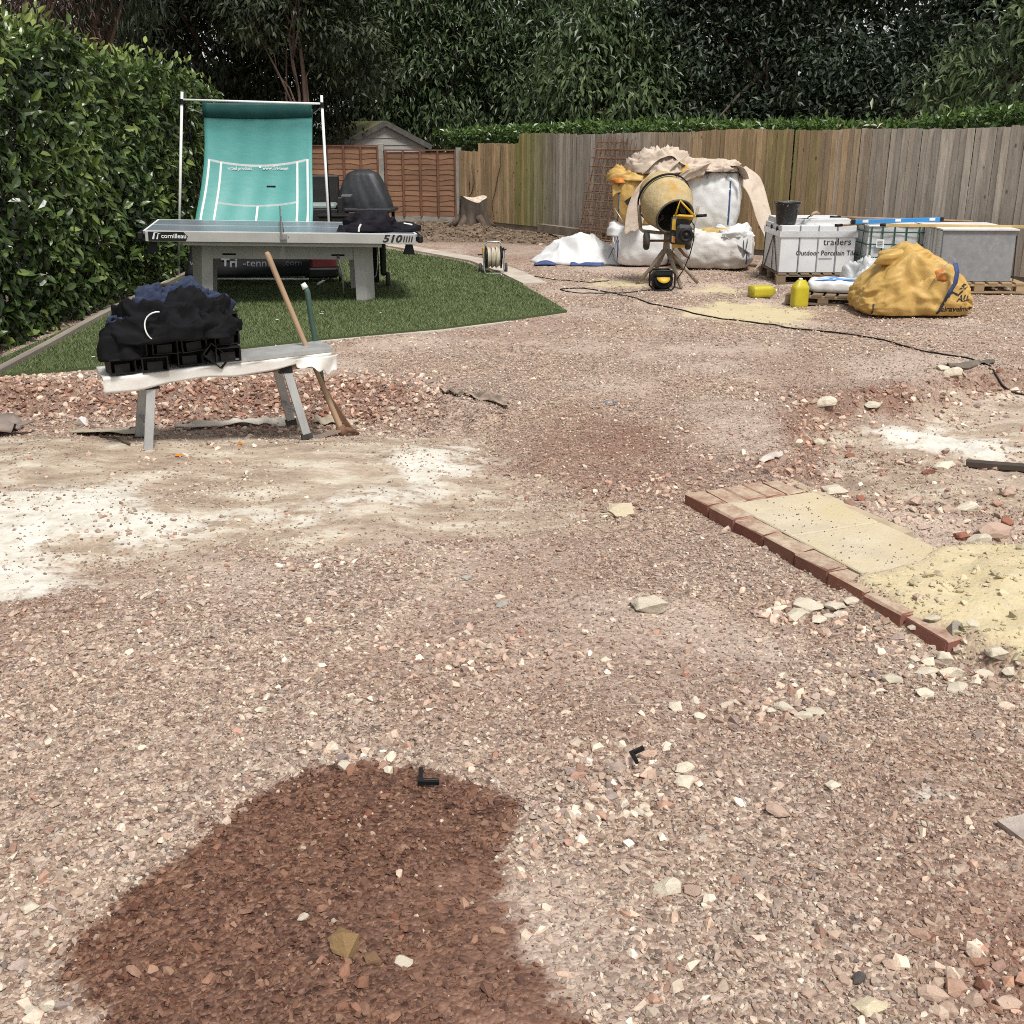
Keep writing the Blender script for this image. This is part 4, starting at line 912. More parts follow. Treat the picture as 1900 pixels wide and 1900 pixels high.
def plastic_box_meshes():
    m = MB(); w, d, h, t = .145, .12, .085, .006
    for c, s in (((0,0,t/2),(w,d,t)),((0,d/2-t/2,h/2+t/2),(w,t,h-t)),((-w/2+t/2,-t/2,h/2+t/2),(t,d-t,h-t)),((w/2-t/2,-t/2,h/2+t/2),(t,d-t,h-t)),((0,-t/2,h+.0005),(w+.004,d,t*.8))): m.box(c, s)
    body = m.build('body', BLACKP).data
    m = MB(); y = -d/2-.002
    for c, s in (((0,y,.004),(w+.004,.005,.005)),((0,y,h-.001),(w+.004,.005,.005)),((-w/2,y,h/2),(.005,.0055,h-.008)),((w/2,y,h/2),(.005,.0055,h-.008))): m.box(c, s)
    m.box((0,-d/2+.02,.03),(w*.6,.004,.05))
    rim = m.build('rim', BLACKP).data
    for o in [o for o in C.objects if o.name.split('.')[0] in ('body','rim') and o.parent is None]: bpy.data.objects.remove(o)
    return body, rim
pb, pr = plastic_box_meshes()
def place_box(lx, ly, z, roll, yaw, lab, pitch=0):
    wx = -1.83+lx*math.cos(ta)-ly*math.sin(ta); wy = 6.72+lx*math.sin(ta)+ly*math.cos(ta)
    t = thing('plastic_box', lab, 'box', (wx,wy,TZ+z), ta+yaw, CRG)
    t.rotation_euler = (pitch, roll, ta+yaw); link('body', pb, t); link('rim', pr, t)
zb = zt(-.35)+.012
BX = [(-.56,-.13,0,0,.1),(-.37,-.14,0,0,-.05),(.05,-.15,.012,0,.05),(-.17,-.10,0,0,.1),
      (-.48,-.10,.09,0,0),(-.31,-.11,.09,.02,.05),(-.14,-.13,.085,-.06,.02),(.06,-.10,.105,0,.0),(-.06,-.15,.02,.75,.2),
      (-.40,-.08,.18,0,.08),(-.22,-.08,.18,0,-.04),(-.02,-.12,.185,-.25,.1),(.07,-.03,.195,0,.05),
      (-.5,.05,0,0,0),(-.3,.05,0,0,.1),(-.1,.06,0,0,0),(.06,.06,.01,0,.1),(-.45,.05,.09,0,0),(-.25,.05,.09,0,0),(-.05,.06,.09,0,.1),(.06,.06,.1,0,0),(.0,.08,.19,.3,.6),(-.35,.05,.18,0,0),(-.15,.05,.18,0,0)]
ORD = ['first','second','third','fourth','fifth','sixth','seventh','eighth','ninth','tenth','eleventh','twelfth','thirteenth','fourteenth','fifteenth','sixteenth']
def row_of(b): return 'back row' if b[1] > 0 else ('tilted' if abs(b[3]) > .6 else ['bottom front row','middle front row','top front row'][min(2, int((b[2]+.02)/.085))])
rows = {}
for b in BX: rows.setdefault(row_of(b), []).append(b)
for lx, ly, z, ro, ya in BX:
    rw = row_of((lx,ly,z,ro,ya)); k = sorted(q[0] for q in rows[rw]).index(lx)
    lab = 'black plastic box tipped onto its corner in the pile on the trestle' if rw == 'tilted' else ('black plastic box in the rear half of the trestle pile' if rw == 'back row' else 'black plastic box, %s from the left in the %s on the trestle' % (ORD[k], rw))
    place_box(lx, ly, zb+z-(.0 if lx < -.2 else -.012), ro, ya+random.uniform(-.04,.04), lab)
def tl(lx, ly): return (-1.83+lx*math.cos(ta)-ly*math.sin(ta), 6.72+lx*math.sin(ta)+ly*math.cos(ta))
jc = thing('coat', 'black coat with a white drawcord slumped over the black boxes', 'coat', (*tl(-.24,-.02), TZ+zb+.20), ta)
heap('body', CLB, jc, (0,-.01,-.03), (.36,.21), .20, 21, 2.0, 120, 40, (1,.5))
heap('sleeve', CLB, jc, (-.28,-.06,-.13), (.14,.15), .20, 23, 1.2); heap('sleeve', CLB, jc, (.16,-.12,-.03), (.20,.10), .12, 25, 1.3, rz=-.3)
m = MB(); m.tube([(-.10+.075*math.cos(a), -.235+.01*math.sin(3*a), .07+.085*math.sin(a)) for a in np.linspace(1.4,5.2,16)], .0045, 6); m.build('drawcord', PRINTW, jc, True)
dn = thing('denim_jacket', 'faded blue denim garment heaped behind the black coat', 'jacket', (*tl(-.22,.10), TZ+zb+.27), ta)
heap('body', DENIM, dn, (.04,0,.0), (.30,.12), .13, 31, 1.7, 90, 34); heap('collar', DENIM, dn, (.10,-.02,.09), (.12,.07), .12, 33, 1.6); heap('collar', DENIM, dn, (-.12,-.02,.07), (.09,.06), .11, 34, 1.6); heap('sleeve', DENIM, dn, (-.28,-.08,-.05), (.10,.10), .12, 35, 1.2)

# ---------------------------------------------------------------- digging tools
mt = thing('mattock', 'long wooden handled mattock leaning by the right end of the trestle', 'mattock', (-1.09,6.93,h1(-1.09,6.93)))
top = Vector((-.43,.06,1.16)); 
m = MB(); m.tube([Vector((0,0,.015)), top*.06, top*.3, top*.9, top*.985, top], [.020,.020,.0165,.0175,.019,.012], 10); m.build('handle', ASH, mt, True)
m = MB(); m.tube([top*.0+Vector((0.004,0,-.0)), top*.055], .031, 10); hd = m.build('eye', RUST, mt, True)
m = MB(); P_ = [(-.02,-.02,.035),(-.08,-.05,.028),(-.14,-.085,.012),(-.20,-.12,-.004)]
V = []; 
for k, (x,y,z) in enumerate(P_):
    w = .02+.022*k/3; V += [(x-w*.5,y+w,z),(x+w*.5,y-w,z),(x+w*.5,y-w,z+.012-.002*k),(x-w*.5,y+w,z+.012-.002*k)]
F = [(0,1,2,3),(15,14,13,12)]+[(4*i+q,4*i+(q+1) % 4,4*i+4+(q+1) % 4,4*i+4+q) for i in range(3) for q in range(4)]
m.add(V, F); m.build('adze_blade', pm('worn_steel', (.33,.25,.20), (.25,.2,.17), .5, 12, metal=.4), hd)
m = MB(); m.tube([(.01,.01,.04),(.06,.05,.02),(.09,.07,-.005)], [.022,.016,.006], 6); m.build('pick_point', RUST, hd, True)
gt = thing('digging_fork', 'green steel handled digging tool leaning behind the mattock', 'tool', (-1.08,7.12,h1(-1.08,7.12)))
GRN = pm('chipped_green_paint', (.035,.075,.055), (.05,.09,.07), .45, 10, dirt=(.22,.23,.2), dsc=12, dlo=.6, dhi=.7)
m = MB(); m.tube([(-.24,.0,.96),(-.225,0,.92),(-.215,.0,.8),(-.175,0,.45),(-.155,.0,.28)], [.017,.019,.018,.017,.013], 10); sf = m.build('shaft', GRN, gt, True)
m = MB(); m.tube([(-.25,-.004,.975),(-.235,-.002,.945)], [.016,.021], 10); m.build('grip_end', PRINTW, sf, True)
m = MB(); m.tube([(-.155,0,.29),(-.14,0,.25)], .018, 8); m.build('ferrule', STEEL, gt, True)
m = MB(); m.beam((-.145,0,.255), (.03,-.04,.0), .05, .012, up=(0,1,.3), w2=.03); m.build('blade', RUST, gt)

# ---------------------------------------------------------------- garden furniture by the back fence
def weave_mat():
    t = NT('dark_rattan_weave'); v = t.coord(rnd=False)
    br = t.n('TexBrick'); br.inputs['Scale'].default_value = 1; br.inputs['Brick Width'].default_value = .05; br.inputs['Row Height'].default_value = .018; br.inputs['Mortar Size'].default_value = .004
    br.inputs['Color1'].default_value = (.032,.028,.026,1); br.inputs['Color2'].default_value = (.02,.018,.017,1); br.inputs['Mortar'].default_value = (.006,.006,.006,1)
    mp = t.n('Mapping'); mp.inputs['Rotation'].default_value = (R(90),0,0); t.l(v, mp.inputs[0]); t.l(mp.outputs[0], br.inputs['Vector'])
    t.l(br.outputs['Color'], t.b.inputs['Base Color']); t.set('Roughness', .5); t.bump(br.outputs['Fac'], -.6, .006); return t.m
RAT = weave_mat()
ch = thing('rattan_armchair', 'dark rattan armchair standing against the back fence', 'armchair', (-3.35,20.2,h1(-3.35,20.2)), R(4))
m = MB(); m.box((0,.05,.68), (.62,.09,.58), bev=.02); m.build('backrest', RAT, ch)
m = MB(); m.box((0,-.28,.22), (.62,.58,.42), bev=.01); m.build('seat', RAT, ch)
for sx in (-1,1):
    m = MB(); m.box((sx*.36,-.26,.32), (.09,.68,.62), bev=.015); m.build('armrest', RAT, ch)
m = MB(); m.box((0,-.30,.475), (.56,.52,.09), bev=.03); m.build('cushion', pm('grey_green_cushion', (.24,.29,.27), (.2,.24,.22), .9, 8), ch)
bb = thing('barbecue', 'barbecue under a black fitted cover in front of the back fence', 'barbecue', (-2.58,20.3,h1(-2.58,20.3)), R(-6))
COV = pm('black_cover_fabric', (.022,.023,.026), (.035,.037,.042), .5, 6, bump=.3, bsc=18, bd=.01)
def cover(u, v):
    a = 2*math.pi*u; z = .40+.66*v; e = .62-.32*v**1.6; ex = 4.0
    c, s = math.cos(a), math.sin(a); rr = (abs(c)**ex+abs(s)**ex)**(-1/ex)
    wob = 1+.035*math.sin(a*7+v*3)*(1-v)+.02*math.sin(a*17+v*9)
    top = 1-.5*max(0, v-.9)/.1
    return Vector((c*rr*e*.74*wob*top-.1*v+.06*v*v, s*rr*e*.5*wob*top, z+.03*math.sin(v*math.pi)))
m = MB(); m.grid(cover, 56, 24); V = len(m.v); m.f.append(tuple(i*25+24 for i in range(56))); m.build('cover', COV, bb, True)
m = MB(); m.box((0,0,.385), (1.02,.66,.07), bev=.02); m.build('cover_hem', COV, bb)
for sx in (-1,1):
    for sy in (-1,1):
        m = MB(); m.box((sx*.42,sy*.25,.18), (.05,.05,.37)); m.build('leg', BLACKM, bb)
m = MB(); m.box((0,0,.15), (.8,.5,.03)); m.build('shelf', BLACKM, bb)
printed([[(-.17,0),(.0,0),(.02,.022),(-.17,.022)],[(-.15,.03),(.03,.03),(.03,.04),(-.15,.04)]], PRINTG, bb, (-.19,-.36,.62), (1,0,0), (0,.25,1), name='stripe_mark')
bx_ = thing('storage_box', 'low black rattan storage box in front of the covered barbecue', 'storage box', (-2.72,19.2,h1(-2.72,19.2)), R(-4))
m = MB(); m.box((0,0,.19), (.98,.5,.40), bev=.01); m.build('body', RAT, bx_); m = MB(); m.box((0,0,.41), (1.02,.54,.035), bev=.008); m.build('lid', BLACKP, bx_)
tr_ = thing('folding_trolley', 'black folding trolley with small wheels behind the right leg of the table', 'trolley', (-1.62,13.1,.02), R(10))
m = MB(); m.box((-.05,.05,.30), (.24,.05,.50), bev=.01); m.build('panel', BLACKM, tr_)
m = MB(); m.box((.12,0,.33), (.07,.06,.40), bev=.02); m.build('upright', BLACKP, tr_)
m = MB(); m.tube([(-.2,-.05,.10),(-.02,-.06,.10),(.03,-.06,.14),(.05,-.06,.25),(.05,-.06,.48)], .008, 8); m.build('tube_handle', STEEL, tr_, True)
for sx in (-.18,.17):
    m = MB(); m.lathe([(.03,-.02),(.075,-.022),(.085,-.012),(.085,.012),(.075,.022),(.03,.02)], 18, Matrix.Translation((sx,.0,.085)) @ Matrix.Rotation(R(90),4,'Y')); m.build('wheel', RUBBER, tr_, True)
mw = thing('lawn_roller_box', 'dark red and black machine half hidden under the table', 'machine', (-2.28,13.62,.02), R(5))
m = MB(); m.box((0,0,.30), (.32,.26,.3), bev=.04); m.build('housing', pm('dark_red_paint', (.10,.015,.018), (.07,.012,.014), .4, 6), mw)
m = MB(); m.box((0,-.02,.12), (.36,.3,.12), bev=.02); m.build('base', BLACKP, mw)
for sx in (-1,1):
    m = MB(); m.lathe([(.02,-.02),(.06,-.02),(.07,0),(.06,.02),(.02,.02)], 16, Matrix.Translation((sx*.2,-.05,.07)) @ Matrix.Rotation(R(90),4,'Y')); m.build('wheel', RUBBER, mw, True)
# ---------------------------------------------------------------- tree stump and fence oddments
st = thing('tree_stump', 'rough sawn tree stump with pale cut top by the back fence corner', 'stump', (-.73,21.0,h1(-.73,21.0)-.03))
def stump(u, v):
    a = 2*math.pi*u; r = .235*(1+.35*(1-v)**3)*(1+.12*math.sin(a*3+1)+.07*math.sin(a*7+v*2)); return Vector((math.cos(a)*r, math.sin(a)*r*.8, .52*v+.06*v*math.sin(a*2+.5)))
m = MB(); m.grid(stump, 40, 12); m.build('trunk', pm('stump_bark', (.11,.085,.065), (.05,.04,.032), .95, 9, (1,1,.3), bump=.9, bsc=25, bd=.02), st, True)
CUT = pm('fresh_cut_wood', (.58,.50,.40), (.45,.36,.26), .8, 16)
m = MB(); m.add([stump(i/40, 1)+Vector((0,0,.004)) for i in range(40)], [tuple(range(40))]); m.build('cut_face', CUT, st)
m = MB()
for k in range(5):
    a = k*1.3-2.2; m.tube([(.2*math.cos(a),.16*math.sin(a),.2),(.36*math.cos(a),.30*math.sin(a),.07),(.5*math.cos(a),.42*math.sin(a),.0)], [.08,.055,.02], 7)
m.build('root', BARK, st, True)
for k, (s0, pts) in enumerate(((.45, [(0,1.15),(.06,1.0),(.1,.8),(.0,.6),(-.12,.5),(-.3,.42),(-.42,.33)]), (1.32, [(.12,1.5),(.07,1.35),(.08,1.15),(-.02,.9),(-.1,.65),(-.2,.45),(-.14,.15)]))):
    m = MB(); m.tube([fd*(s0+a)+fn*.055+Vector((0,0,z)) for a, z in pts], [.014-.0012*i for i in range(7)], 6)
    if k == 0:
        for q in range(6): m.tube([fd*(s0-.05)+fn*.06+Vector((0,0,.62+q*.03)), fd*(s0-.02+.05*(q % 2))+fn*.1+Vector((0,0,.68+q*.04))], [.006,.002], 4)
    o = m.build('dead_vine', BARK, None, True, tuple(FA)); tag(o, ['dead vine stem on the fence directly behind the stump','single dead vine stem running down the fence right of the stump'][k], 'vine')
SLEEP = pm('old_sleeper_wood', (.24,.19,.145), (.15,.12,.09), .9, 7, (.2,1,1), bump=.5)
a = FA+fd*2.9+fn*.3; b = FA+fd*4.5+fn*.33
m = MB(); m.beam(a+Vector((0,0,.12)), b+Vector((0,0,.10)), .12, .14); o = m.build('timber_sleeper', SLEEP); tag(o, 'short old timber sleeper lying along the foot of the mossy fence', 'timber')
# ---------------------------------------------------------------- bulk bags
BAGW = pm('white_woven_bag', (.68,.68,.67), (.60,.60,.59), .6, 4, bump=.35, bsc=16, bd=.012, dirt=(.46,.41,.33), dsc=4, dlo=.6, dhi=.85)
BAGD = pm('dirty_white_woven_bag', (.62,.60,.57), (.52,.50,.46), .65, 4, bump=.45, bsc=14, bd=.015, dirt=(.30,.27,.22), dsc=9, dlo=.62, dhi=.72)
BAGY = pm('yellow_woven_bag', (.56,.365,.115), (.48,.30,.085), .55, 4, bump=.45, bsc=10, bd=.02, dirt=(.36,.22,.06), dsc=5, dlo=.62, dhi=.85)
BAGO = pm('orange_bag_lining', (.55,.20,.03), (.42,.14,.02), .6, 6, bump=.3)
BLUEP = pm('blue_strap', (.035,.06,.16), (.05,.08,.2), .7, 20, bump=.2)
STRP = pm('dark_webbing', (.03,.03,.034), (.05,.05,.055), .8, 20, bump=.2)
def bag_mesh(d, seed, bulge=.10, lean=(0,0), wr=.02, topcut=None, n=22, tfn=None):
    w, dp, h = d; bm = bmesh.new(); bmesh.ops.create_cube(bm, size=2)
    bmesh.ops.subdivide_edges(bm, edges=bm.edges[:], cuts=n, use_grid_fill=True)
    co = np.array([v.co for v in bm.verts]); x, y, z = co.T
    e = 5.0; r = (np.abs(x)**e+np.abs(y)**e+1e-9)**(1/e); mx = np.maximum(np.abs(x), np.abs(y))+1e-9; k = np.minimum(1, mx/r); rz = (np.abs(x)**4+np.abs(y)**4+np.abs(z)**4)**.25; k2 = np.maximum(np.maximum(np.abs(x), np.abs(y)), np.abs(z))/rz
    kk = k*.35+k2*.65
    X = x*kk*w/2; Y = y*kk*dp/2; t = (z+1)/2; Zz = (z*(k2*.5+.5)+1)/2*h
    b = 1+bulge*np.sin(np.clip(t, 0, 1)*math.pi)**.8; X = X*b; Y = Y*b
    a = np.arctan2(Y, X)
    f1 = fbm(a*3.2+seed, Zz*5+X*2, seed, 3); f2 = fbm(X*9+seed, Zz*7+Y*6, seed+7, 3)
    q = ((1-np.abs(2*f1-1))-.5)*wr*1.6+((1-np.abs(2*f2-1))-.5)*wr*1.2
    R0 = np.hypot(X, Y)+1e-6; X = X*(1+q/R0*np.minimum(1, R0*4)); Y = Y*(1+q/R0*np.minimum(1, R0*4)); Zz = Zz+q*1.2*(t > .5)
    X = X+lean[0]*t; Y = Y+lean[1]*t
    if tfn is not None: X, Y, Zz = tfn(X, Y, Zz, t)
    Zz = np.maximum(Zz, 0)
    for v, c in zip(bm.verts, np.stack([X, Y, Zz], 1)): v.co = c
    me = bpy.data.meshes.new('bag'); bm.to_mesh(me); bm.free(); me.polygons.foreach_set('use_smooth', [True]*len(me.polygons)); return me
def ribbon(m, pts, w, wd, t=.003):
    """flat webbing along pts, wide along wd"""
    wd = Vector(wd).normalized()*w/2; V = []; F = []
    for i, p in enumerate(pts):
        p = Vector(p); d = Vector(pts[min(i+1, len(pts)-1)])-Vector(pts[max(i-1, 0)]); nn = d.cross(wd); nn = nn.normalized()*t if nn.length > 1e-9 else Vector((0,t,0))
        V += [p+wd, p-wd, p-wd+nn, p+wd+nn]
    for i in range(len(pts)-1):
        for q in range(4): F.append((4*i+q, 4*i+(q+1) % 4, 4*i+4+(q+1) % 4, 4*i+4+q))
    F += [(0,1,2,3), tuple(4*(len(pts)-1)+q for q in (3,2,1,0))]
    m.add(V, F); return m
def surf(o, p, d):
    bm = bmesh.new(); bm.from_mesh(o.data); b = BVHTree.FromBMesh(bm); bm.free(); h = b.ray_cast(Vector(p), Vector(d)); return h[0]
def seam(o, parent, x, ys, zs, mat, name='seam_strap', w=.04):
    """webbing sewn down the front of a bag"""
    pts = []
    for z in zs:
        h = surf(o, (x(z) if callable(x) else x, ys, z), (0,1,0))
        if h: pts.append(h+Vector((0,-.005,0)))
    m = MB(); ribbon(m, pts, w, (1,0,0)); return m.build(name, mat, parent)
def loop(parent, pts, w, wd, mat, name='lifting_loop'):
    m = MB(); ribbon(m, pts, w, wd, .004); return m.build(name, mat, parent, True)
def bag(name, label, loc, rz, d, mat, seed, group='bulk bags stacked behind the mixer', **kw):
    t = thing(name, label, 'bulk bag', loc, rz, group); me = bag_mesh(d, seed, **kw); me.name = 'bag_body'; me.materials.append(mat)
    return t, link('bag_body', me, t)
b1, o1 = bag('bulk_bag', 'white bulk bag under the yellow one, left bottom of the stack', (1.80,15.6,h1(1.8,15.6)), R(-4), (.72,.78,.54), BAGW, 3)
seam(o1, b1, -.345, -1, np.linspace(.03,.5,10), BLUEP, w=.02); seam(o1, b1, .33, -1, np.linspace(.03,.5,10), STRP, w=.03)
loop(b1, [(-.37,-.3,.50),(-.40,-.33,.42),(-.41,-.35,.34),(-.38,-.36,.30),(-.36,-.35,.38),(-.35,-.3,.5)], .04, (.3,1,0), BAGW)
heap('corner_flap', BAGW, b1, (-.36,-.2,.40), (.14,.16), .16, 44, 1.0, 36, 14)
b2, o2 = bag('bulk_bag', 'splashed white bulk bag with sand showing, right bottom of the stack', (2.72,15.25,h1(2.72,15.25)), R(-6), (.90,.86,.46), BAGD, 5, wr=.03)
seam(o2, b2, .40, -1, np.linspace(.03,.42,8), BLUEP, w=.02)
loop(b2, [(.34,-.40,.44),(.35,-.47,.36),(.36,-.48,.22),(.38,-.47,.22),(.40,-.46,.36),(.40,-.40,.44)], .04, (0.2,1,0), STRP)
heap('sand_fill', pm('damp_yellow_sand', (.50,.36,.13), (.36,.25,.09), .95, 14, bump=.5), b2, (-.02,-.22,.43), (.30,.18), .10, 51, .5, 40, 14)
heap('open_flap', BAGW, b2, (.22,-.2,.42), (.26,.24), .13, 52, 1.4, 60, 20); heap('open_flap', BAGD, b2, (-.3,-.2,.40), (.2,.22), .10, 53, 1.4, 50, 18)
def flapv(u, v): return Vector((.10+.36*u, -.44-.03*v+.015*math.sin(u*9), .50-.02*u-v*(.06+.22*u)))
m = MB(); m.grid(flapv, 14, 10, .004); m.build('hanging_flap', BAGW, b2, True)
b3, o3 = bag('bulk_bag', 'yellow bulk bag on top of the left white one', (1.78,15.62,h1(1.8,15.6)+.53), R(-4), (.68,.70,.66), BAGY, 7)
seam(o3, b3, -.33, -1, np.linspace(.03,.6,10), BLUEP, w=.025)
lettering('O', .15, PRINTB, b3, (.20,-.36,.36), (1,0,0), (0,0,1), .006, .8, onto=o3); lettering('imber.', .09, PRINTB, b3, (.17,-.36,.13), (1,0,0), (0,0,1), .003, onto=o3)
printed([[(-.06,0),(0,-.07),(.03,.06)]], PRINTB, b3, (-.2,-.36,.33), (1,0,0), (0,0,1), onto=o3, name='emblem')
heap('top_flap', BAGY, b3, (-.20,-.12,.58), (.26,.28), .17, 61, 1.5, 60, 20, rz=.5); heap('lining', BAGO, b3, (-.30,-.24,.56), (.14,.16), .07, 62, 1.2, 40, 14)
def yfl(u, v): return Vector((-.42+.28*u, -.30-.05*v, .72-.20*(1-u)-v*(.10+.06*(1-u))+.02*math.sin(u*11)))
m = MB(); m.grid(yfl, 14, 8, .005); m.build('hanging_flap', BAGY, b3, True)
b4, o4 = bag('bulk_bag', 'full white bulk bag on top of the right one', (2.70,15.62,h1(2.72,15.25)+.46), R(-5), (.70,.74,.76), BAGW, 9, bulge=.09)
seam(o4, b4, .22, -1, np.linspace(.03,.70,12), BLUEP, w=.022)
loop(b4, [(.16,-.38,.68),(.18,-.43,.76),(.24,-.45,.80),(.30,-.44,.75),(.33,-.42,.62),(.35,-.41,.50)], .035, (.1,1,0), STRP)
heap('corner_flap', BAGY, b4, (-.32,-.32,.70), (.2,.16), .13, 71, 1.2, 50, 16)
loop(b4, [(-.2,-.44,.74),(-.13,-.47,.80),(-.08,-.47,.74),(-.1,-.46,.68)], .03, (0,1,.2), STRP)
# cream fabric sheet thrown over the upper bags
FAB = pm('cream_geotextile', (.56,.47,.38), (.48,.39,.31), .9, 5, bump=.4, bsc=12, bd=.015, dirt=(.33,.24,.18), dsc=7, dlo=.58, dhi=.75)
gs = thing('fabric_sheet', 'dirty cream fabric sheet draped over the upper bulk bags and trailing right', 'sheet', (2.3,15.6,1.1))
def strip_sheet(name, pts, w, wd, nseg=8, wob=.02, seed=0):
    wd = Vector(wd).normalized(); P_ = [Vector(p)-Vector((2.3,15.6,1.1)) for p in pts]
    def at(t):
        f = t*(len(P_)-1); i = min(int(f), len(P_)-2); g = f-i
        p0, p1, p2, p3 = P_[max(i-1,0)], P_[i], P_[i+1], P_[min(i+2,len(P_)-1)]
        return .5*((2*p1)+(-p0+p2)*g+(2*p0-5*p1+4*p2-p3)*g*g+(-p0+3*p1-3*p2+p3)*g**3)
    ww = w if callable(w) else (lambda t: w)
    def fnn(u, v):
        q = wob*(float(fbm(np.array([u*7+seed]), np.array([v*3.]), seed))-.5)*2+wob*.6*math.sin(v*9+u*6+seed)
        return at(u)+wd*(v-.5)*ww(u)+Vector((q*.3,-abs(q)*.6,q))
    m = MB(); m.grid(fnn, 44, 18, .004); return m.build(name, FAB, gs, True)
heap('crumple', FAB, gs, (-.30,-.12,.12), (.42,.34), .24, 201, 1.6, 90, 30); heap('crumple', FAB, gs, (.32,-.08,.14), (.46,.38), .12, 202, 1.3, 90, 30)
strip_sheet('top_span', [(1.72,15.5,1.24),(1.88,15.5,1.40),(2.05,15.48,1.46),(2.22,15.5,1.34),(2.45,15.52,1.29),(2.75,15.55,1.32),(2.98,15.55,1.27),(3.09,15.5,1.17)], lambda t: .62+.1*math.sin(t*9), (-.1,1,0), wob=.03, seed=3)
strip_sheet('front_hang', [(2.12,15.2,1.38),(1.95,15.14,1.25),(1.78,15.12,1.05),(1.67,15.10,.85),(1.62,15.08,.62),(1.60,15.06,.50)], lambda t: .42-.2*t, (1,-.1,.35), wob=.03, seed=5)
strip_sheet('front_fold', [(2.55,15.16,1.28),(2.35,15.12,1.22),(2.15,15.10,1.12),(2.0,15.10,.98)], lambda t: .26-.1*t, (.5,-.2,.8), wob=.03, seed=8)
strip_sheet('trailing_end', [(3.02,15.5,1.24),(3.20,15.4,1.10),(3.30,15.3,.88),(3.38,15.2,.62),(3.47,15.1,.40),(3.42,15.0,.22),(3.28,14.9,.05)], lambda t: .30-.06*t, (.75,.5,.35), wob=.015, seed=11)
# flattened empty white bag
eb = thing('empty_bulk_bag', 'flattened empty white bulk bag with blue lining lying left of the stack', 'bulk bag', (.92,15.75,h1(.92,15.75)), R(-3))
def eb_h(x, y):
    c = math.exp(-((x-.22)/.22)**2-((y-.1)/.3)**2)*.17+math.exp(-((x+.15)/.35)**2-(y/.3)**2)*.17+math.exp(-((x-.5)/.1)**2-((y-.05)/.2)**2)*.12
    f = float(fbm(np.array([x*4.5+y*2]), np.array([y*4-x]), 606, 3)); return c+(1-abs(2*f-1))*.2*(.35+c*3)
def ebf(u, v):
    x = -.62+1.24*u; y = -.34+.68*v; e = min(1, 5*min(u,1-u))*min(1, 5*min(v,1-v))
    return Vector((x+.05*math.sin(v*7), y*(1-.25*abs(x))+.04*math.sin(u*9), .012+eb_h(x, y)*e**.6))
m = MB(); m.grid(ebf, 54, 36, .008); m.build('bag_sheet', BAGW, eb, True)
m = MB(); m.grid(lambda u, v: Vector((-.60+.3*u, -.38+.14*v, .02+.05*math.sin(u*3)*math.sin(v*3))), 10, 6, .01); m.build('blue_lining', BLUEP, eb, True)
m = MB(); m.grid(lambda u, v: Vector((-.1+.45*u, -.42+.12*v+.03*math.sin(u*6), .012+.04*math.sin(v*3))), 10, 6, .01); m.build('blue_lining', BLUEP, eb, True)
loop(eb, [(.42,-.3,.1),(.48,-.34,.24),(.56,-.32,.2),(.55,-.28,.1)], .03, (0,1,.3), STRP)

# ---------------------------------------------------------------- rusty reinforcement mesh leaning on the fence
rm = thing('reinforcing_mesh', 'large rusty steel reinforcing mesh leaning against the fence', 'steel mesh', (1.1,19.05,0))
ux = Vector((1.62,-1.50,0)); uy_b = Vector((0,0,.03)); tilt = Vector((.34,.27,1.62))
ux_n = ux/ux.length; wdt = 2.15
m = MB(); nv_ = 22
for i in range(nv_+1):
    s = wdt*i/nv_; a = ux_n*s; m.tube([a, a+tilt*(1.02+.02*(i % 3))], .008, 5, False)
m.build('upright_bars', RUST, rm)
m = MB()
for j in range(13):
    a = tilt*(.02+j/12.6); jj = random.uniform(-.01,.01); m.tube([a-ux_n*.03+Vector((0,-.006,jj)), a+ux_n*(wdt+.03)+Vector((0,-.006,-jj))], .008, 5, False)
m.build('cross_bars', RUST, rm)
m = MB()
for j in range(11):
    a = tilt*(.05+j/11.8)+Vector((-.02,-.03,.02)); m.tube([a-ux_n*.05, a+ux_n*(wdt*.9)+Vector((0,0,-.03))], .007, 5, False)
for i in range(18):
    s = wdt*.93*i/18+.04; a = ux_n*s+Vector((-.02,-.03,.0)); m.tube([a, a+tilt*1.0], .007, 5, False)
m.build('second_sheet', RUST, rm)
ro = MB(); ro.tube([(1.36,15.2,.78),(1.47,15.18,.62),(1.52,15.15,.5)], .008, 6); o = ro.build('steel_rod', STEEL, None, True); tag(o, 'thin steel rod sticking up at the left edge of the bag stack', 'rod')

# ---------------------------------------------------------------- cement mixer
CM = thing('cement_mixer', 'cement mixer with a sand crusted drum standing in front of the bulk bags', 'cement mixer', (1.86,13.5,h1(1.86,13.5)))
DRUM = pm('mortar_crusted_drum', (.50,.39,.20), (.38,.30,.17), .9, 5, bump=.7, bsc=18, bd=.02, dirt=(.42,.25,.07), dsc=4, dlo=.5, dhi=.68)
MORT = pm('mortar_crusted_steel', (.33,.28,.22), (.24,.19,.14), .9, 12, bump=.6, bsc=30, bd=.01, dirt=(.2,.11,.05), dlo=.55, dhi=.7)
YELM = pm('yellow_machine_paint', (.58,.36,.03), (.5,.3,.03), .45, 8, dirt=(.35,.25,.12), dlo=.6, dhi=.8)
BLKC = pm('dusty_black_casing', (.028,.028,.029), (.045,.043,.041), .6, 8, bump=.2, dirt=(.16,.14,.11), dsc=6, dlo=.62, dhi=.8)
INSD = pm('dark_drum_inside', (.05,.045,.038), (.09,.075,.055), .9, 8)
ax = Vector((.20,-.80,-.42)).normalized(); q = ax.to_track_quat('Z','X').to_matrix().to_4x4()
dc = Vector((-.04,.03,.95)); M_ = Matrix.Translation(dc) @ q
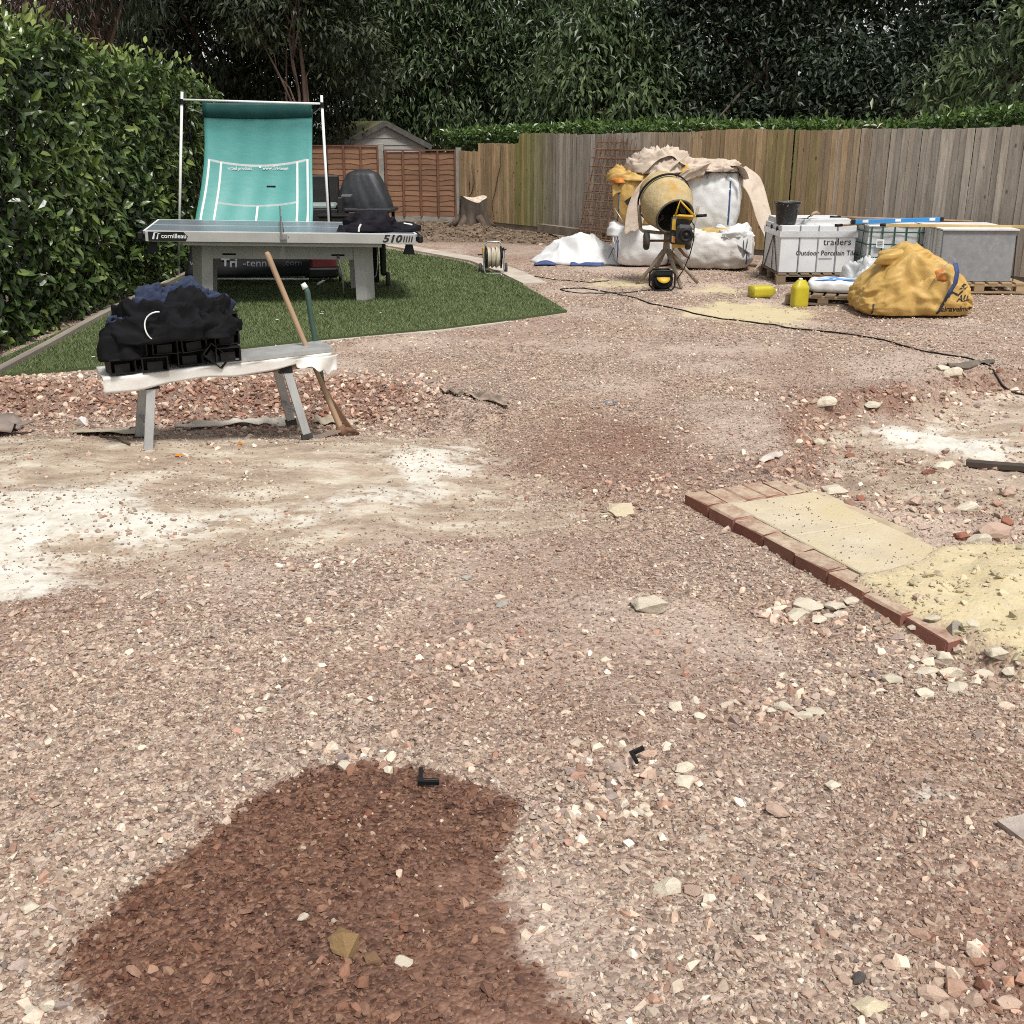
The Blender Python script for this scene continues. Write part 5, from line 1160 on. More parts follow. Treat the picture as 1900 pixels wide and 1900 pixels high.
m = MB(); m.lathe([(.05,-.36),(.20,-.35),(.235,-.31),(.285,-.10),(.305,-.02),(.312,.0),(.312,.05),(.305,.06),(.27,.18),(.235,.28),(.222,.31),(.218,.325),(.205,.325),(.205,.30),(.25,.16),(.285,.02),(.27,-.1),(.2,-.32),(.01,-.33)], 48, M_, (True, True)); dr_ = m.build('drum', DRUM, CM, True)
m = MB(); m.lathe([(.225,.318),(.232,.33),(.228,.345),(.215,.345),(.208,.33)], 48, M_, (False, False)); m.build('drum_rim', pm('dark_rim', (.06,.055,.045), (.12,.1,.07), .7, 10), dr_, True)
m = MB(); m.lathe([(.206,.29),(.25,.15),(.283,.02),(.268,-.1),(.19,-.318),(.0,-.322)], 40, M_, (False, False)); m.build('drum_inside', INSD, dr_, True)
m = MB(); m.lathe([(.314,-.03),(.325,-.025),(.325,.0),(.314,.005)], 48, M_ @ Matrix.Translation((0,0,-.07)), (False, False)); m.build('ring_gear', BLACKM, dr_, True)
for k in range(3):
    a = k*2.1+.3; m = MB(); V = []
    for i in range(6):
        t = i/5; an = a+t*.9; rr = .20-.02*t; V += [M_ @ Vector((rr*math.cos(an), rr*math.sin(an), .2-.4*t)), M_ @ Vector(((rr-.08)*math.cos(an+.1), (rr-.08)*math.sin(an+.1), .2-.4*t))]
    m.add(V, [(2*i,2*i+1,2*i+3,2*i+2) for i in range(5)]); m.build('paddle', MORT, dr_)
hub = Vector((-.02,-.02,.40))
for fx, fy in ((-.36,-.02),(-.16,.36),(.13,-.36),(.40,.12)):
    m = MB(); m.tube([hub+Vector((fx*.08,fy*.08,.0)), (fx*.55,fy*.55,.185), (fx,fy,.0)], [.026,.023,.021], 10); m.build('stand_leg', MORT, CM, True)
m = MB(); m.tube([hub-Vector((0,0,.03)), hub+Vector((0,0,.12)), hub+Vector((0,0,.20))], [.045,.036,.034], 12); m.build('stand_post', MORT, CM, True)
m = MB(); m.tube([(-.34,.04,.66),(-.30,.04,.62),(-.10,.02,.60),(.10,.02,.60),(.30,.1,.64),(.36,.12,.9)], [.02]*6, 8); m.tube([(-.33,.04,.66),(-.36,.06,.92)], .022, 8); m.build('yoke', MORT, CM, True)
m = MB(); m.tube([(-.26,-.10,.52),(.24,-.10,.52)], .014, 8); axl = m.build('axle', RUST, CM, True)
for wx, wy in ((-.27,-.10),(.225,-.08)):
    m = MB(); m.lathe([(.03,-.03),(.09,-.032),(.105,-.02),(.108,0),(.105,.02),(.09,.032),(.03,.03)], 22, Matrix.Translation((wx,wy,.52)) @ Matrix.Rotation(R(90),4,'Y')); w_ = m.build('wheel', RUBBER, CM, True)
    m = MB(); m.lathe([(.012,-.036),(.045,-.036),(.05,-.02),(.05,.02),(.045,.036),(.012,.036)], 16, Matrix.Translation((wx,wy,.52)) @ Matrix.Rotation(R(90),4,'Y')); m.build('wheel_hub', MORT, w_, True)
# motor box
mo = Vector((.07,-.40,.66))
m = MB(); m.box(mo+Vector((0,.04,0)), (.20,.22,.30), Euler((.0,.05,-.12)), bev=.02); mb_ = m.build('motor_casing', BLKC, CM)
m = MB(); m.box(mo+Vector((.035,-.12,-.02)), (.18,.14,.20), Euler((0,.05,-.12)), bev=.035); m.build('motor_cowl', BLKC, mb_)
m = MB(); m.lathe([(.078,0),(.084,.015),(.075,.03),(.05,.034),(.046,.02),(.028,.02),(.024,.036),(.001,.04)], 24, Matrix.Translation(mo+Vector((.05,-.185,-.035))) @ Matrix.Rotation(R(90),4,'X') @ Matrix.Rotation(-.12,4,'Z')); m.build('fan_cover', BLACKP, mb_, True)
m = MB(); m.box(mo+Vector((.045,-.10,.155)), (.17,.14,.025), Euler((-.35,.05,-.12)), bev=.005); m.build('yellow_top', YELM, mb_)
printed([[(-.025,-.05),(.02,-.06),(.02,.06),(-.02,.07)]], YELM, mb_, mo+Vector((-.075,-.078,.07)), (1,-.12,0), (0,0,1), name='warning_sticker', eps=.004)
printed([[(-.02,-.03),(.02,-.04),(.02,.03),(-.02,.04)]], pm('orange_sticker', (.55,.28,.08), (.5,.25,.07), .6, 20), mb_, mo+Vector((-.075,-.078,-.09)), (1,-.12,0), (0,0,1), name='warning_sticker', eps=.004)
m = MB(); m.box(mo+Vector((0,.03,-.17)), (.14,.10,.04)); m.build('motor_bracket', YELM, mb_)
hz_ = mo.z+.165
m = MB(); m.tube([mo+Vector((-.06,-.02,.16)), mo+Vector((-.01,-.02,.335)), mo+Vector((.16,-.02,.165))], .014, 8); m.tube([mo+Vector((-.08,-.02,.165)), mo+Vector((.22,-.02,.165))], .013, 8); hl_ = m.build('tilt_handle', YELM, CM, True)
m = MB(); m.tube([mo+Vector((.18,-.02,.165)), mo+Vector((.30,-.03,.175))], .017, 10); m.build('grip', BLACKP, hl_, True)
m = MB(); m.tube([mo+Vector((.0,.0,-.19)), mo+Vector((.07,-.02,-.27)), mo+Vector((.13,-.03,-.31))], .017, 8); m.build('drain_pipe', RUST, CM, True)
m = MB(); m.tube([mo+Vector((.12,-.05,.12)), mo+Vector((.16,-.05,.06)), mo+Vector((.16,-.06,-.1)), mo+Vector((.13,-.06,-.25)), mo+Vector((.06,-.1,-.42)), mo+Vector((-.03,-.14,-.55))], .007, 6); m.build('power_lead', BLACKP, CM, True)
# cable reel in front of it
CR = thing('cable_reel', 'black cable reel with yellow side plate lying under the mixer', 'cable reel', (1.74,12.98,h1(1.74,12.98)), R(4))
m = MB(); pts = [(-.13,0,.05),(-.13,0,.19),(-.09,0,.235),(.09,0,.235),(.13,0,.19),(.13,0,.05),(.09,0,.012),(-.09,0,.012)]
m.tube([(x,-.09,z) for x,_,z in pts], .011, 8, closed=True); m.tube([(x,.09,z) for x,_,z in pts], .011, 8, closed=True); m.tube([(-.09,-.09,.012),(-.09,.09,.012)], .009, 6); m.tube([(.09,-.09,.012),(.09,.09,.012)], .009, 6); m.build('frame', BLACKP, CR, True)
m = MB(); m.lathe([(.105,-.07),(.115,-.06),(.115,.06),(.105,.07)], 26, Matrix.Translation((0,0,.12)) @ Matrix.Rotation(R(70),4,'X')); m.build('cable_coil', BLACKM, CR, True)
m = MB(); m.lathe([(.02,0),(.075,0),(.077,.008),(.02,.008)], 26, Matrix.Translation((0,-.065,.145)) @ Matrix.Rotation(R(40),4,'X')); m.build('side_plate', YELM, CR, True)

# ---------------------------------------------------------------- pallets of paving tiles
PALW = pm('dirty_pallet_wood', (.24,.17,.11), (.15,.11,.075), .9, 6, (.25,1,1), bump=.4, dirt=(.09,.07,.05), dlo=.55, dhi=.75)
PALL = pm('light_pallet_wood', (.40,.29,.17), (.30,.21,.12), .85, 6, (.25,1,1), bump=.4, dirt=(.2,.15,.1), dlo=.58, dhi=.75)
def pallet(label, loc, rz, w, d, h=.13, mat=PALW, nsl=7, group='wooden pallets under the paving materials'):
    t = thing('wooden_pallet', label, 'pallet', loc, rz, group)
    for i in range(nsl):
        x = -w/2+(i+.5)*w/nsl; m = MB(); m.box((x,0,h-.011), (w/nsl*.74,d,.02)); m.build('slat', mat, t)
    for yy in (-d/2+.05, 0, d/2-.05):
        m = MB(); m.box((0,yy,h-.032), (w,.09,.02)); m.build('stringer', mat, t)
        m = MB(); m.box((0,yy,.010), (w,.09,.02)); m.build('runner', mat, t)
        for xx in (-w/2+.06, 0, w/2-.06): m = MB(); m.box((xx,yy,h/2-.011), (.11,.09,h-.064)); m.build('block', mat, t)
    return t
def tile_stack(t, w, d, h, n, mats, along='x', z0=0):
    for i in range(n):
        x = -w/2+(i+.5)*w/n; m = MB(); j = random.uniform(-.006,.006)
        m.box((x,j,z0+h/2) if along == 'x' else (j,-d/2+(i+.5)*d/n,z0+h/2), (w/n*.9,d,h) if along == 'x' else (w,d/n*.9,h)); m.build('tile', mats[i % len(mats)], t)
CARD = pm('white_carton', (.66,.67,.67), (.58,.59,.60), .55, 3, bump=.2, bsc=6, bd=.01)
TILG = pm('grey_porcelain', (.24,.245,.25), (.20,.205,.21), .5, 9, bump=.1, dirt=(.28,.28,.28), dsc=14, dlo=.5, dhi=.7)
TILW = pm('pale_tile_edge', (.60,.58,.53), (.50,.48,.43), .6, 10, (1,1,.3), bump=.2, dirt=(.38,.34,.28), dlo=.6, dhi=.8)
CLEAR = pm('cloudy_wrap', (.56,.57,.57), (.47,.48,.48), .25, 5, bump=.5, bsc=10, bd=.015)
gz = lambda x, y: h1(x, y)
p1x, p1y = 3.66, 13.98; zg = gz(p1x, p1y-.3)
pallet('dark wooden pallet under the white printed tile cartons', (p1x,p1y,zg), 0, .96, .98)
s1 = thing('tile_cartons', 'strapped stack of white porcelain tile cartons with printed lettering', 'cartons', (p1x,p1y,zg+.132))
for i in range(4):
    w = .225; x = -.45+w*(i+.5); m = MB(); m.box((x,0,.275), (w-.004,.88,.55), bev=.006); m.build('carton', CARD, s1)
tb_ = thing('tile_stack', 'second row of pale tiles lying on top of the white cartons', 'tiles', (p1x-.0,p1y+.1,zg+.683))
for i in range(3):
    m = MB(); m.box((0,0,.010+i*.021), (.86-.01*i,.62,.02)); m.build('tile', [CARD,TILW,CARD][i], tb_)
lettering('traders', .115, PRINTB, s1, (.23,-.442,.36), (1,0,0), (0,0,1), 0, 1); lettering('Outdoor Porcelain Tiles', .082, PRINTB, s1, (.12,-.442,.23), (1,0,0), (0,0,1), .0008, .93)
printed([[(.05*math.cos(a),.05*math.sin(a)) for a in np.linspace(math.pi,2*math.pi,12)]+[(.033*math.cos(a),.033*math.sin(a)) for a in np.linspace(2*math.pi,math.pi,12)]], PRINTB, s1, (.14,-.442,.47), (1,0,0), (0,0,1), name='emblem')
printed([[(-.08,-.004),(.08,-.004),(.08,.004),(-.08,.004)]], PRINTG, s1, (.10,-.442,.165), (1,0,0), (0,0,1), name='print_line')
m = MB(); m.box((0,-.448,.45), (.93,.008,.07)); m.box((-.458,0,.45), (.008,.90,.07)); m.build('wrap_band', CLEAR, s1)
for x in (-.22,.0,.22):
    m = MB(); m.box((x,-.445,.275), (.012,.006,.555)); m.build('strap', pm('grey_strap', (.25,.26,.27), None, .5, 8, bump=0), s1)
m = MB()
for a, b in (((-.455,.35,.5),(-.455,.44,-.10)),((-.457,-.1,.44),(-.457,.40,-.08)),((-.457,-.1,.44),(-.457,-.44,-.1)),((-.459,-.1,.44),(-.459,-.1,-.1))): m.beam(a, b, .014, .006, up=(1,0,0))
m.build('black_strap', STRP, s1)
for yy in (-.25,.05): 
    m = MB(); m.lathe([(.03,0),(.03,.006)], 12, Matrix.Translation((-.458,yy,.50)) @ Matrix.Rotation(R(-90),4,'Y')); m.build('wrap_hole', BLACKM, s1)
# crate wrapped in clear film with green straps
pallet('wooden pallet beneath the film wrapped stack with green straps', (4.52,13.76,gz(4.52,13.76)), 0, .66, .86)
s2 = thing('wrapped_tile_stack', 'film wrapped tile stack held by a grid of green straps', 'tiles', (4.52,13.76,gz(4.52,13.76)+.132))
tile_stack(s2, .60, .80, .52, 6, [TILW, CARD, TILW], 'x')
def wrapf(u, v):
    P4 = [(-.33,-.43),(.33,-.43),(.33,.43),(-.33,.43)]; f = (u*4) % 4; i = int(f); g = f-i; a, b = P4[i], P4[(i+1) % 4]
    k = 1+.10*(1-v)**3; wv = .008*math.sin(u*40+v*7)
    return Vector(((a[0]+(b[0]-a[0])*g)*k+wv, (a[1]+(b[1]-a[1])*g)*k+wv, -.05+.60*v))
m = MB(); m.grid(wrapf, 48, 10); m.build('film_wrap', CLEAR, s2, True)
m = MB(); m.box((0,0,.555), (.68,.88,.02), bev=.006); m.build('top_cover', BAGW, s2)
GRS = pm('green_strap', (.012,.07,.05), (.02,.09,.065), .5, 8, bump=0)
for x in (-.30,-.17,-.03,.11,.26):
    m = MB(); m.beam((x*1.02,-.478,-.05), (x,-.442,.55), .014, .006, up=(0,1,0)); m.build('strap', GRS, s2)
for y in (-.28,.0,.28):
    m = MB(); m.beam((-.376,y,-.05), (-.342,y,.55), .006, .014, up=(0,1,0)); m.build('strap', GRS, s2)
for z in (.05,.20,.35,.49):
    e = .012+.034*(1-z/.55)**2
    m = MB(); m.beam((-.345-e,-.445-e,z), (.345+e,-.445-e,z-.01), .006, .014); m.beam((-.345-e,-.445-e,z), (-.345-e,.445+e,z), .006, .014); m.build('strap', GRS, s2)
printed([[(-.045,-.045),(.045,-.05),(.045,.045),(-.045,.05)]], PRINTW, s2, (-.20,-.475,.36), (1,0,0), (0,.05,1), name='paper_label')
for k in range(4): printed([[(-.035,-.004),(.03,-.006),(.03,.001),(-.035,.003)]], PRINTG, s2, (-.20,-.479,.335+k*.018), (1,0,0), (0,.05,1), name='print_line')
# grey slabs on the third pallet
pallet('light wooden pallet under the grey porcelain slabs by the fence', (5.27,13.1,gz(5.27,13.1)), R(-2), 1.05, 1.1, .12, PALL)
s3 = thing('slab_stack', 'grey porcelain slabs stood on edge on the pallet by the fence', 'slabs', (5.2,13.12,gz(5.27,13.1)+.122), R(-2))
m = MB(); m.box((.03,-.47,.28), (.80,.025,.56), Euler((-.03,0,0)), bev=.003); m.build('front_slab', TILG, s3)
for i in range(14):
    y = -.42+i*.064; m = MB(); m.box((.03+random.uniform(-.01,.01),y,.275), (.80,.055,.55)); m.build('slab', TILW if i % 3 else CARD, s3)
m = MB(); m.box((.03,0,.567), (.84,1.0,.015)); m.build('cover_sheet', BAGW, s3)
m = MB(); m.beam((.435,-.48,.5), (.50,-.40,-.1), .01, .01); m.beam((-.38,-.3,.45), (-.38,-.3,.15), .006, .03); m.build('black_strap', STRP, s3)
# things lying across the stacks
LV = pm('blue_level_paint', (.03,.20,.48), (.04,.24,.54), .4, 6, bump=.05, dirt=(.3,.35,.4), dlo=.65, dhi=.8)
lv = thing('spirit_level', 'bright blue spirit level lying across the wrapped stacks', 'spirit level', (4.55,13.45,gz(4.52,13.76)+.74), R(6))
m = MB(); m.box((0,0,0), (1.12,.03,.048), Euler((0,-.02,0)), bev=.004); lb = m.build('body', LV, lv)
for x in (-.54,.54): m = MB(); m.box((x,0,-.0+x*.02), (.05,.036,.052), bev=.006); m.build('end_cap', BLACKP, lb)
for x in (-.4,.0,.42): m = MB(); m.box((x,-.016,.005+x*.02), (.07,.006,.03)); m.build('vial', WHITEP, lb)
for nm, lab, a, b, r, mt_ in (('broom_handle','thin brown wooden pole lying behind the blue level',(3.95,13.95,gz(4.52,13.76)+.745),(5.6,13.85,gz(4.5,13.7)+.70),.014,ASH),
                             ('timber_batten','long pale yellow batten lying over the grey slabs',(4.25,12.95,gz(5.27,13.1)+.715),(6.0,12.85,gz(5.27,13.1)+.70),.02,pm('pale_yellow_timber', (.55,.40,.17), (.45,.32,.13), .7, 5)),
                             ('tool_handle','black ended tool handle resting on the white cartons',(3.86,13.4,gz(3.7,14)+.71),(4.6,13.62,gz(4.5,13.7)+.715),.014,ASH)):
    t = thing(nm, lab, 'pole', a); v = Vector(b)-Vector(a); m = MB()
    if nm == 'timber_batten': m.beam((0,0,0), v, .05, .03)
    else: m.tube([(0,0,0), v*.5, v], r, 8)
    m.build('shaft', mt_, t, True if nm != 'timber_batten' else False)
    m = MB(); m.tube([(-.06*v.x/v.length,-.06*v.y/v.length,0), v*.04], r*1.25 if nm != 'timber_batten' else .016, 8); m.build('end_grip', BLACKP, t, True)
bk = thing('bucket', 'black builders bucket splashed with mortar on top of the white cartons', 'bucket', (3.30,13.72,zg+.684))
BKM = pm('splashed_black_bucket', (.014,.014,.014), (.022,.022,.022), .45, 8, bump=.15, dirt=(.62,.60,.56), dsc=26, dlo=.635, dhi=.66)
m = MB(); m.lathe([(.105,.0),(.112,.004),(.148,.235),(.158,.24),(.16,.262),(.15,.262),(.14,.235),(.104,.01),(.001,.01)], 32); m.build('body', BKM, bk, True)
m = MB(); m.tube([(.155*math.cos(a), .155*math.sin(a)-.02, .25-.03*math.sin(a)) for a in np.linspace(math.pi,2*math.pi,14)], .004, 6); m.build('handle', STEEL, bk, True)
tg = thing('trowel', 'small pointed hand tool lying beside the bucket', 'trowel', (3.60,13.75,zg+.75), R(25))
m = MB(); m.tube([(0,0,.03),(.04,0,.06),(.08,0,.068),(.13,0,.05)], [.014,.02,.02,.014], 8); m.build('handle', ASH, tg, True)
m = MB(); m.tube([(0,0,.03),(-.03,0,.02),(-.05,0,.0)], .007, 6); m.add([(-.05,-.045,.003),(-.05,.045,.003),(-.2,0,.003),(-.05,-.045,0),(-.05,.045,0),(-.2,0,0)], [(0,1,2),(5,4,3),(0,3,4,1),(1,4,5,2),(2,5,3,0)]); m.build('blade', BLACKM, tg)

# ---------------------------------------------------------------- small pallet with cement bag, drums, front yellow bag
spz = gz(3.45,12.15)
pallet('low half pallet in front of the tiles carrying a cement bag', (3.42,12.12,spz), R(-22), .80, .62, .11, PALW, 6)
cb = thing('cement_bag', 'blue and white paper cement bag lying on the low pallet', 'sack', (3.55,12.12,spz+.112), R(-18))
me = bag_mesh((.62,.40,.12), 33, .03, wr=.012, n=14); me.materials.append(BAGW); ob = link('paper_sack', me, cb)
BLUC = pm('blue_print', (.10,.27,.58), (.14,.33,.64), .6, 8, bump=0)
printed([[(-.24,-.14),(.20,-.15),(.22,.12),(-.2,.14)]], BLUC, cb, (-.02,.0,.13), (1,0,0), (0,1,0), onto=ob, name='printed_panel', eps=.004)
printed([[(-.1,-.03),(.09,-.03),(.09,.0),(-.1,.0)],[(-.06,.02),(.1,.02),(.1,.045),(-.06,.045)]], PRINTW, cb, (-.0,.0,.13), (1,0,0), (0,1,0), onto=ob, name='printed_mark', eps=.007)
wp = thing('plastic_film', 'crumpled clear plastic film between the wrapped stack and the yellow bag', 'plastic film', (4.02,12.55,gz(4.02,12.55)))
heap('film', CLEAR, wp, (0,0,0), (.30,.28), .36, 81, 1.6, 60, 22)
hz2 = thing('striped_sack', 'small yellow and black striped sack beside the yellow bulk bag', 'sack', (3.80,12.0,spz+.112), R(20))
me = bag_mesh((.26,.2,.13), 35, .05, wr=.015, n=10); me.materials.append(BAGY); ob2 = link('sack_body', me, hz2)
printed([[(x,-.03),(x+.02,-.03),(x+.04,.04),(x+.02,.04)] for x in np.arange(-.11,.09,.04)], PRINTB, hz2, (0,-.1,.06), (1,0,0), (0,.2,1), onto=ob2, name='stripe_mark')
YB = pm('yellow_jerrycan', (.50,.42,.025), (.42,.36,.03), .4, 5, bump=.1, dirt=(.55,.5,.36), dsc=5, dlo=.58, dhi=.75)
def jerry(label, loc, rot):
    t = thing('jerrycan', label, 'jerrycan', loc, 0, 'yellow jerrycans by the low pallet'); t.rotation_euler = rot
    def body(u, v):
        a = 2*math.pi*u; c, s = math.cos(a), math.sin(a); e = 4; rr = (abs(c)**e+abs(s)**e)**(-1/e); k = 1 if v < .72 else 1-.62*((v-.72)/.28)**1.3; k *= .93+.07*min(1, v*12)
        return Vector((c*rr*.088*k, s*rr*.066*k, .285*v))
    m = MB(); m.grid(body, 32, 22); m.f.append(tuple(i*23 for i in range(31,-1,-1))); m.f.append(tuple(i*23+22 for i in range(32))); m.build('body', YB, t, True)
    m = MB(); m.tube([(.03,0,.27),(.05,0,.275),(.075,0,.25),(.08,0,.215)], .011, 8); m.build('handle', YB, t, True)
    m = MB(); m.lathe([(.021,.285),(.021,.305),(.017,.309)], 16, Matrix.Translation((-.005,0,-.004))); m.build('cap', WHITEP, t, True)
jerry('upright yellow jerrycan standing in front of the low pallet', (3.06,11.86,gz(3.06,11.86)), (0,0,.3))
jerry('yellow jerrycan tipped on its side left of the low pallet', (2.66,12.42,gz(2.7,12.4)+.068), (R(90),0,R(105)))
fy = thing('yellow_bulk_bag', 'crumpled open yellow bulk bag with striped straps standing in the right foreground', 'bulk bag', (4.05,11.35,gz(4.05,11.35)), R(-2))
def slump(X, Y, Z, t):
    u = X/.5
    prof_ = np.clip(1.0-.0*u, 0, 2)
    topz = .64-.30*np.clip((u-.15)/.85, 0, 1)**1.1-.34*np.clip((-u-.22)/.75, 0, 1)**.9
    Z2 = Z/.64*np.maximum(topz, .2)
    X2 = X*(1+.12*(1-t))-.02*t; Y2 = Y*(1+.15*(1-t))
    dip = np.exp(-((u-.18)/.2)**2-((Y+.18)/.16)**2)*(t > .6); Z2 = Z2-.16*dip
    return X2, Y2, Z2
me = bag_mesh((.92,.66,.64), 41, .08, wr=.036, n=34, tfn=slump); me.materials.append(BAGY); fo = link('bag_body', me, fy)
heap('mouth_lining', BAGO, fy, (.15,-.33,.37), (.10,.09), .13, 91, 1.0, 40, 12)
heap('top_fold', BAGY, fy, (-.12,-.05,.50), (.28,.22), .13, 92, .9, 70, 22, rz=.3)
WST = pm('white_blue_webbing', (.55,.53,.50), (.12,.13,.25), .8, 60, (1,.1,.1), .45, .55, bump=.2)
loop(fy, [(.06,-.42,.34),(.10,-.47,.44),(.16,-.48,.53),(.22,-.46,.56),(.26,-.46,.50)], .05, (.4,1,0), WST); loop(fy, [(.25,-.46,.55),(.27,-.49,.46),(.26,-.50,.36),(.23,-.50,.30),(.20,-.50,.22)], .05, (1,.3,0), BLUEP)
seam(fo, fy, lambda z: .14+.12*z/.3, -1, np.linspace(.02,.26,9), STRP, w=.03)
seam(fo, fy, -.46, -1, np.linspace(.01,.14,6), STRP, w=.02)
lettering('ALL', .085, PRINTB, fy, (.40,-.3,.20), (1,.0,0), (0,0,1), .003, 1, .3, onto=fo); lettering('airavelmoe', .078, PRINTB, fy, (.36,-.3,.095), (1,0,0), (0,0,1), .002, onto=fo)
printed([[(-.13,-.03),(-.06,.02),(0,-.005),(.06,.05),(.13,.06),(.06,.03),(.0,-.03),(-.05,.0)],[(.0,.04),(.06,.09),(.09,.08),(.05,.045)]], PRINTB, fy, (.34,-.3,.25), (1,0,0), (0,0,1), onto=fo, name='emblem')

# ---------------------------------------------------------------- hose reel
HR = thing('hose_reel', 'wheeled hose reel wound with cream hose at the edge of the lawn', 'hose reel', (-.24,14.5,h1(-.24,14.5)), R(6))
m = MB(); m.tube([(-.11,-.10,.02),(-.13,-.09,.08),(-.125,-.02,.30),(-.10,.0,.385),(-.07,0,.41),(.07,0,.41),(.10,0,.385),(.125,-.02,.30),(.13,-.09,.08),(.11,-.10,.02)], .010, 8, closed=True); m.build('frame', STEEL, HR, True)
HOSE = pm('cream_hose', (.52,.47,.36), (.42,.37,.28), .55, 12, bump=.1)
m = MB()
for k in range(9):
    x = -.072+k*.018; rr = .125-.012*((k*7) % 3)
    m.tube([(x, rr*math.cos(a), .215+rr*math.sin(a)) for a in np.linspace(0,2*math.pi,25)[:-1]], .0105, 6, closed=True)
m.build('hose_coil', HOSE, HR, True)
for sx in (-1,1):
    m = MB(); m.lathe([(.02,-.006),(.14,-.006),(.145,0),(.14,.006),(.02,.006)], 28, Matrix.Translation((sx*.098,0,.215)) @ Matrix.Rotation(R(90),4,'Y')); m.build('reel_flange', BLACKP, HR, True)
    m = MB(); m.lathe([(.01,-.016),(.062,-.018),(.07,0),(.062,.018),(.01,.016)], 22, Matrix.Translation((sx*.165,.05,.07)) @ Matrix.Rotation(R(90),4,'Y')); m.build('wheel', RUBBER, HR, True)
    m = MB(); m.box((sx*.128,-.01,.27), (.03,.04,.14), bev=.008); m.build('bracket', YELM if sx < 0 else BLACKP, HR)
m = MB(); m.tube([(.14,0,.3),(.17,0,.32)], .008, 6); m.tube([(-.14,0,.25),(-.2,-.02,.25)], .01, 6); m.build('crank', BLACKP, HR, True)
# ---------------------------------------------------------------- cables
def cable(label, pts, r=.0075):
    P_ = []; 
    for i in range(len(pts)-1):
        (x0,y0),(x1,y1) = pts[max(i-1,0)], pts[i]; (x2,y2),(x3,y3) = pts[i+1], pts[min(i+2,len(pts)-1)]
        for k in range(6):
            g = k/6; f = lambda a,b,c,d: .5*(2*b+(c-a)*g+(2*a-5*b+4*c-d)*g*g+(3*b-a-3*c+d)*g**3); P_.append((f(x0,x1,x2,x3), f(y0,y1,y2,y3)))
    P_.append(pts[-1]); q = np.array(P_); z = H(q[:,0], q[:,1])+r*.8
    m = MB(); m.tube([(*p, float(zz)) for p, zz in zip(P_, z)], r, 6); o = m.build('power_cable', BLACKP, None, True); return tag(o, label, 'cable')
cable('long black cable snaking from the mixer across the gravel to the right', [(1.62,12.95),(1.2,12.8),(.75,12.75),(.56,12.95),(.8,13.1),(1.1,12.85),(1.46,12.06),(1.73,11.49),(2.08,10.96),(2.25,10.74),(2.74,10.19),(3.19,9.72),(3.46,9.14),(3.72,8.84),(3.66,8.55),(3.85,8.2),(4.4,8.0),(5.2,7.8)])
cable('short black cable lying between the hose reel and the mixer', [(.05,14.45),(.35,14.1),(.7,13.75),(1.0,13.62),(1.2,13.85)], .006)
# ---------------------------------------------------------------- brick edging and slabs
C0 = Vector((.85,5.17,0)); e1 = Vector((.387,-.922,0)).normalized(); e2 = Vector((.922,.387,0)).normalized(); ba = math.atan2(e1.y, e1.x)
def brick_mat():
    t = NT('dusty_red_brick'); v = t.coord()
    col = t.mix(t.ramp(t.noise(v, 9, 5, .7), .3, .7), (.27,.125,.09,1), (.19,.085,.062,1)); oi = t.n('ObjectInfo'); col = t.mix(1.0, col, oi.outputs['Color'], 'MULTIPLY')
    geo = t.n('NewGeometry'); sx = t.n('SeparateXYZ'); t.l(geo.outputs['Normal'], sx.inputs[0])
    d = t.mul(t.ramp(t.noise(v, 14, 6, .75), .27, .60), t.ramp(sx.outputs[2], .3, .9)); col = t.mix(t.mul(d, .88), col, (.50,.41,.30,1))      # sand settled on the upper faces
    t.l(col, t.b.inputs['Base Color']); t.set('Roughness', .92); t.set('Specular IOR Level', .2); t.bump(t.noise(v, 40, 5, .7), .6, .006); return t.m
BRK = brick_mat()
EDG = thing('brick_edging', 'row of red edging bricks set on edge around the dusty slabs', 'brick edging', C0)
bks = []
for k in range(4):
    rg = random.Random(k+50); m = MB(); m.box((0,0,0), (.215,.1025,.115), bev=.006); o = m.build('brick', BRK)
    for v in o.data.vertices: v.co += Vector((rg.uniform(-.004,.004), rg.uniform(-.004,.004), rg.uniform(-.004,.004)))
    bks.append(o.data); bpy.data.objects.remove(o)
def brick(p, rz, dz=0):
    o = link('brick', random.choice(bks), EDG, (p.x, p.y, .012+dz+random.uniform(-.003,.003)), (random.uniform(-.012,.012), random.uniform(-.012,.012), rz+random.uniform(-.02,.02)))
    t = random.uniform(.8, 1.12); o.color = (t, t*random.uniform(.92,1.05), t*random.uniform(.9,1.05), 1); return o
for i in range(8): brick(e1*(.1075+i*.222)+e2*(.0515+random.uniform(-.004,.004)), ba, -.006*max(0, i-4))
for j in range(1, 5): brick(e1*(.1075+random.uniform(-.004,.004))+e2*(.0515+j*.112), ba)
MORB = pm('sandy_mortar_bed', (.44,.36,.24), (.34,.27,.18), .95, 8, bump=.5)
m = MB(); m.box(e1*.9+e2*.06+Vector((0,0,-.02)), (1.70,.085,.09), Euler((0,0,ba))); m.box(e1*.12+e2*.32+Vector((0,0,-.0)), (.17,.42,.12), Euler((0,0,ba))); m.build('mortar_bed', MORB, EDG)
SLB = pm('sand_dusted_slab', (.55,.475,.35), (.47,.40,.29), .95, 7, bump=.8, bsc=60, bd=.006, dirt=(.52,.43,.26), dsc=2.5, dlo=.42, dhi=.7, spec=.2)
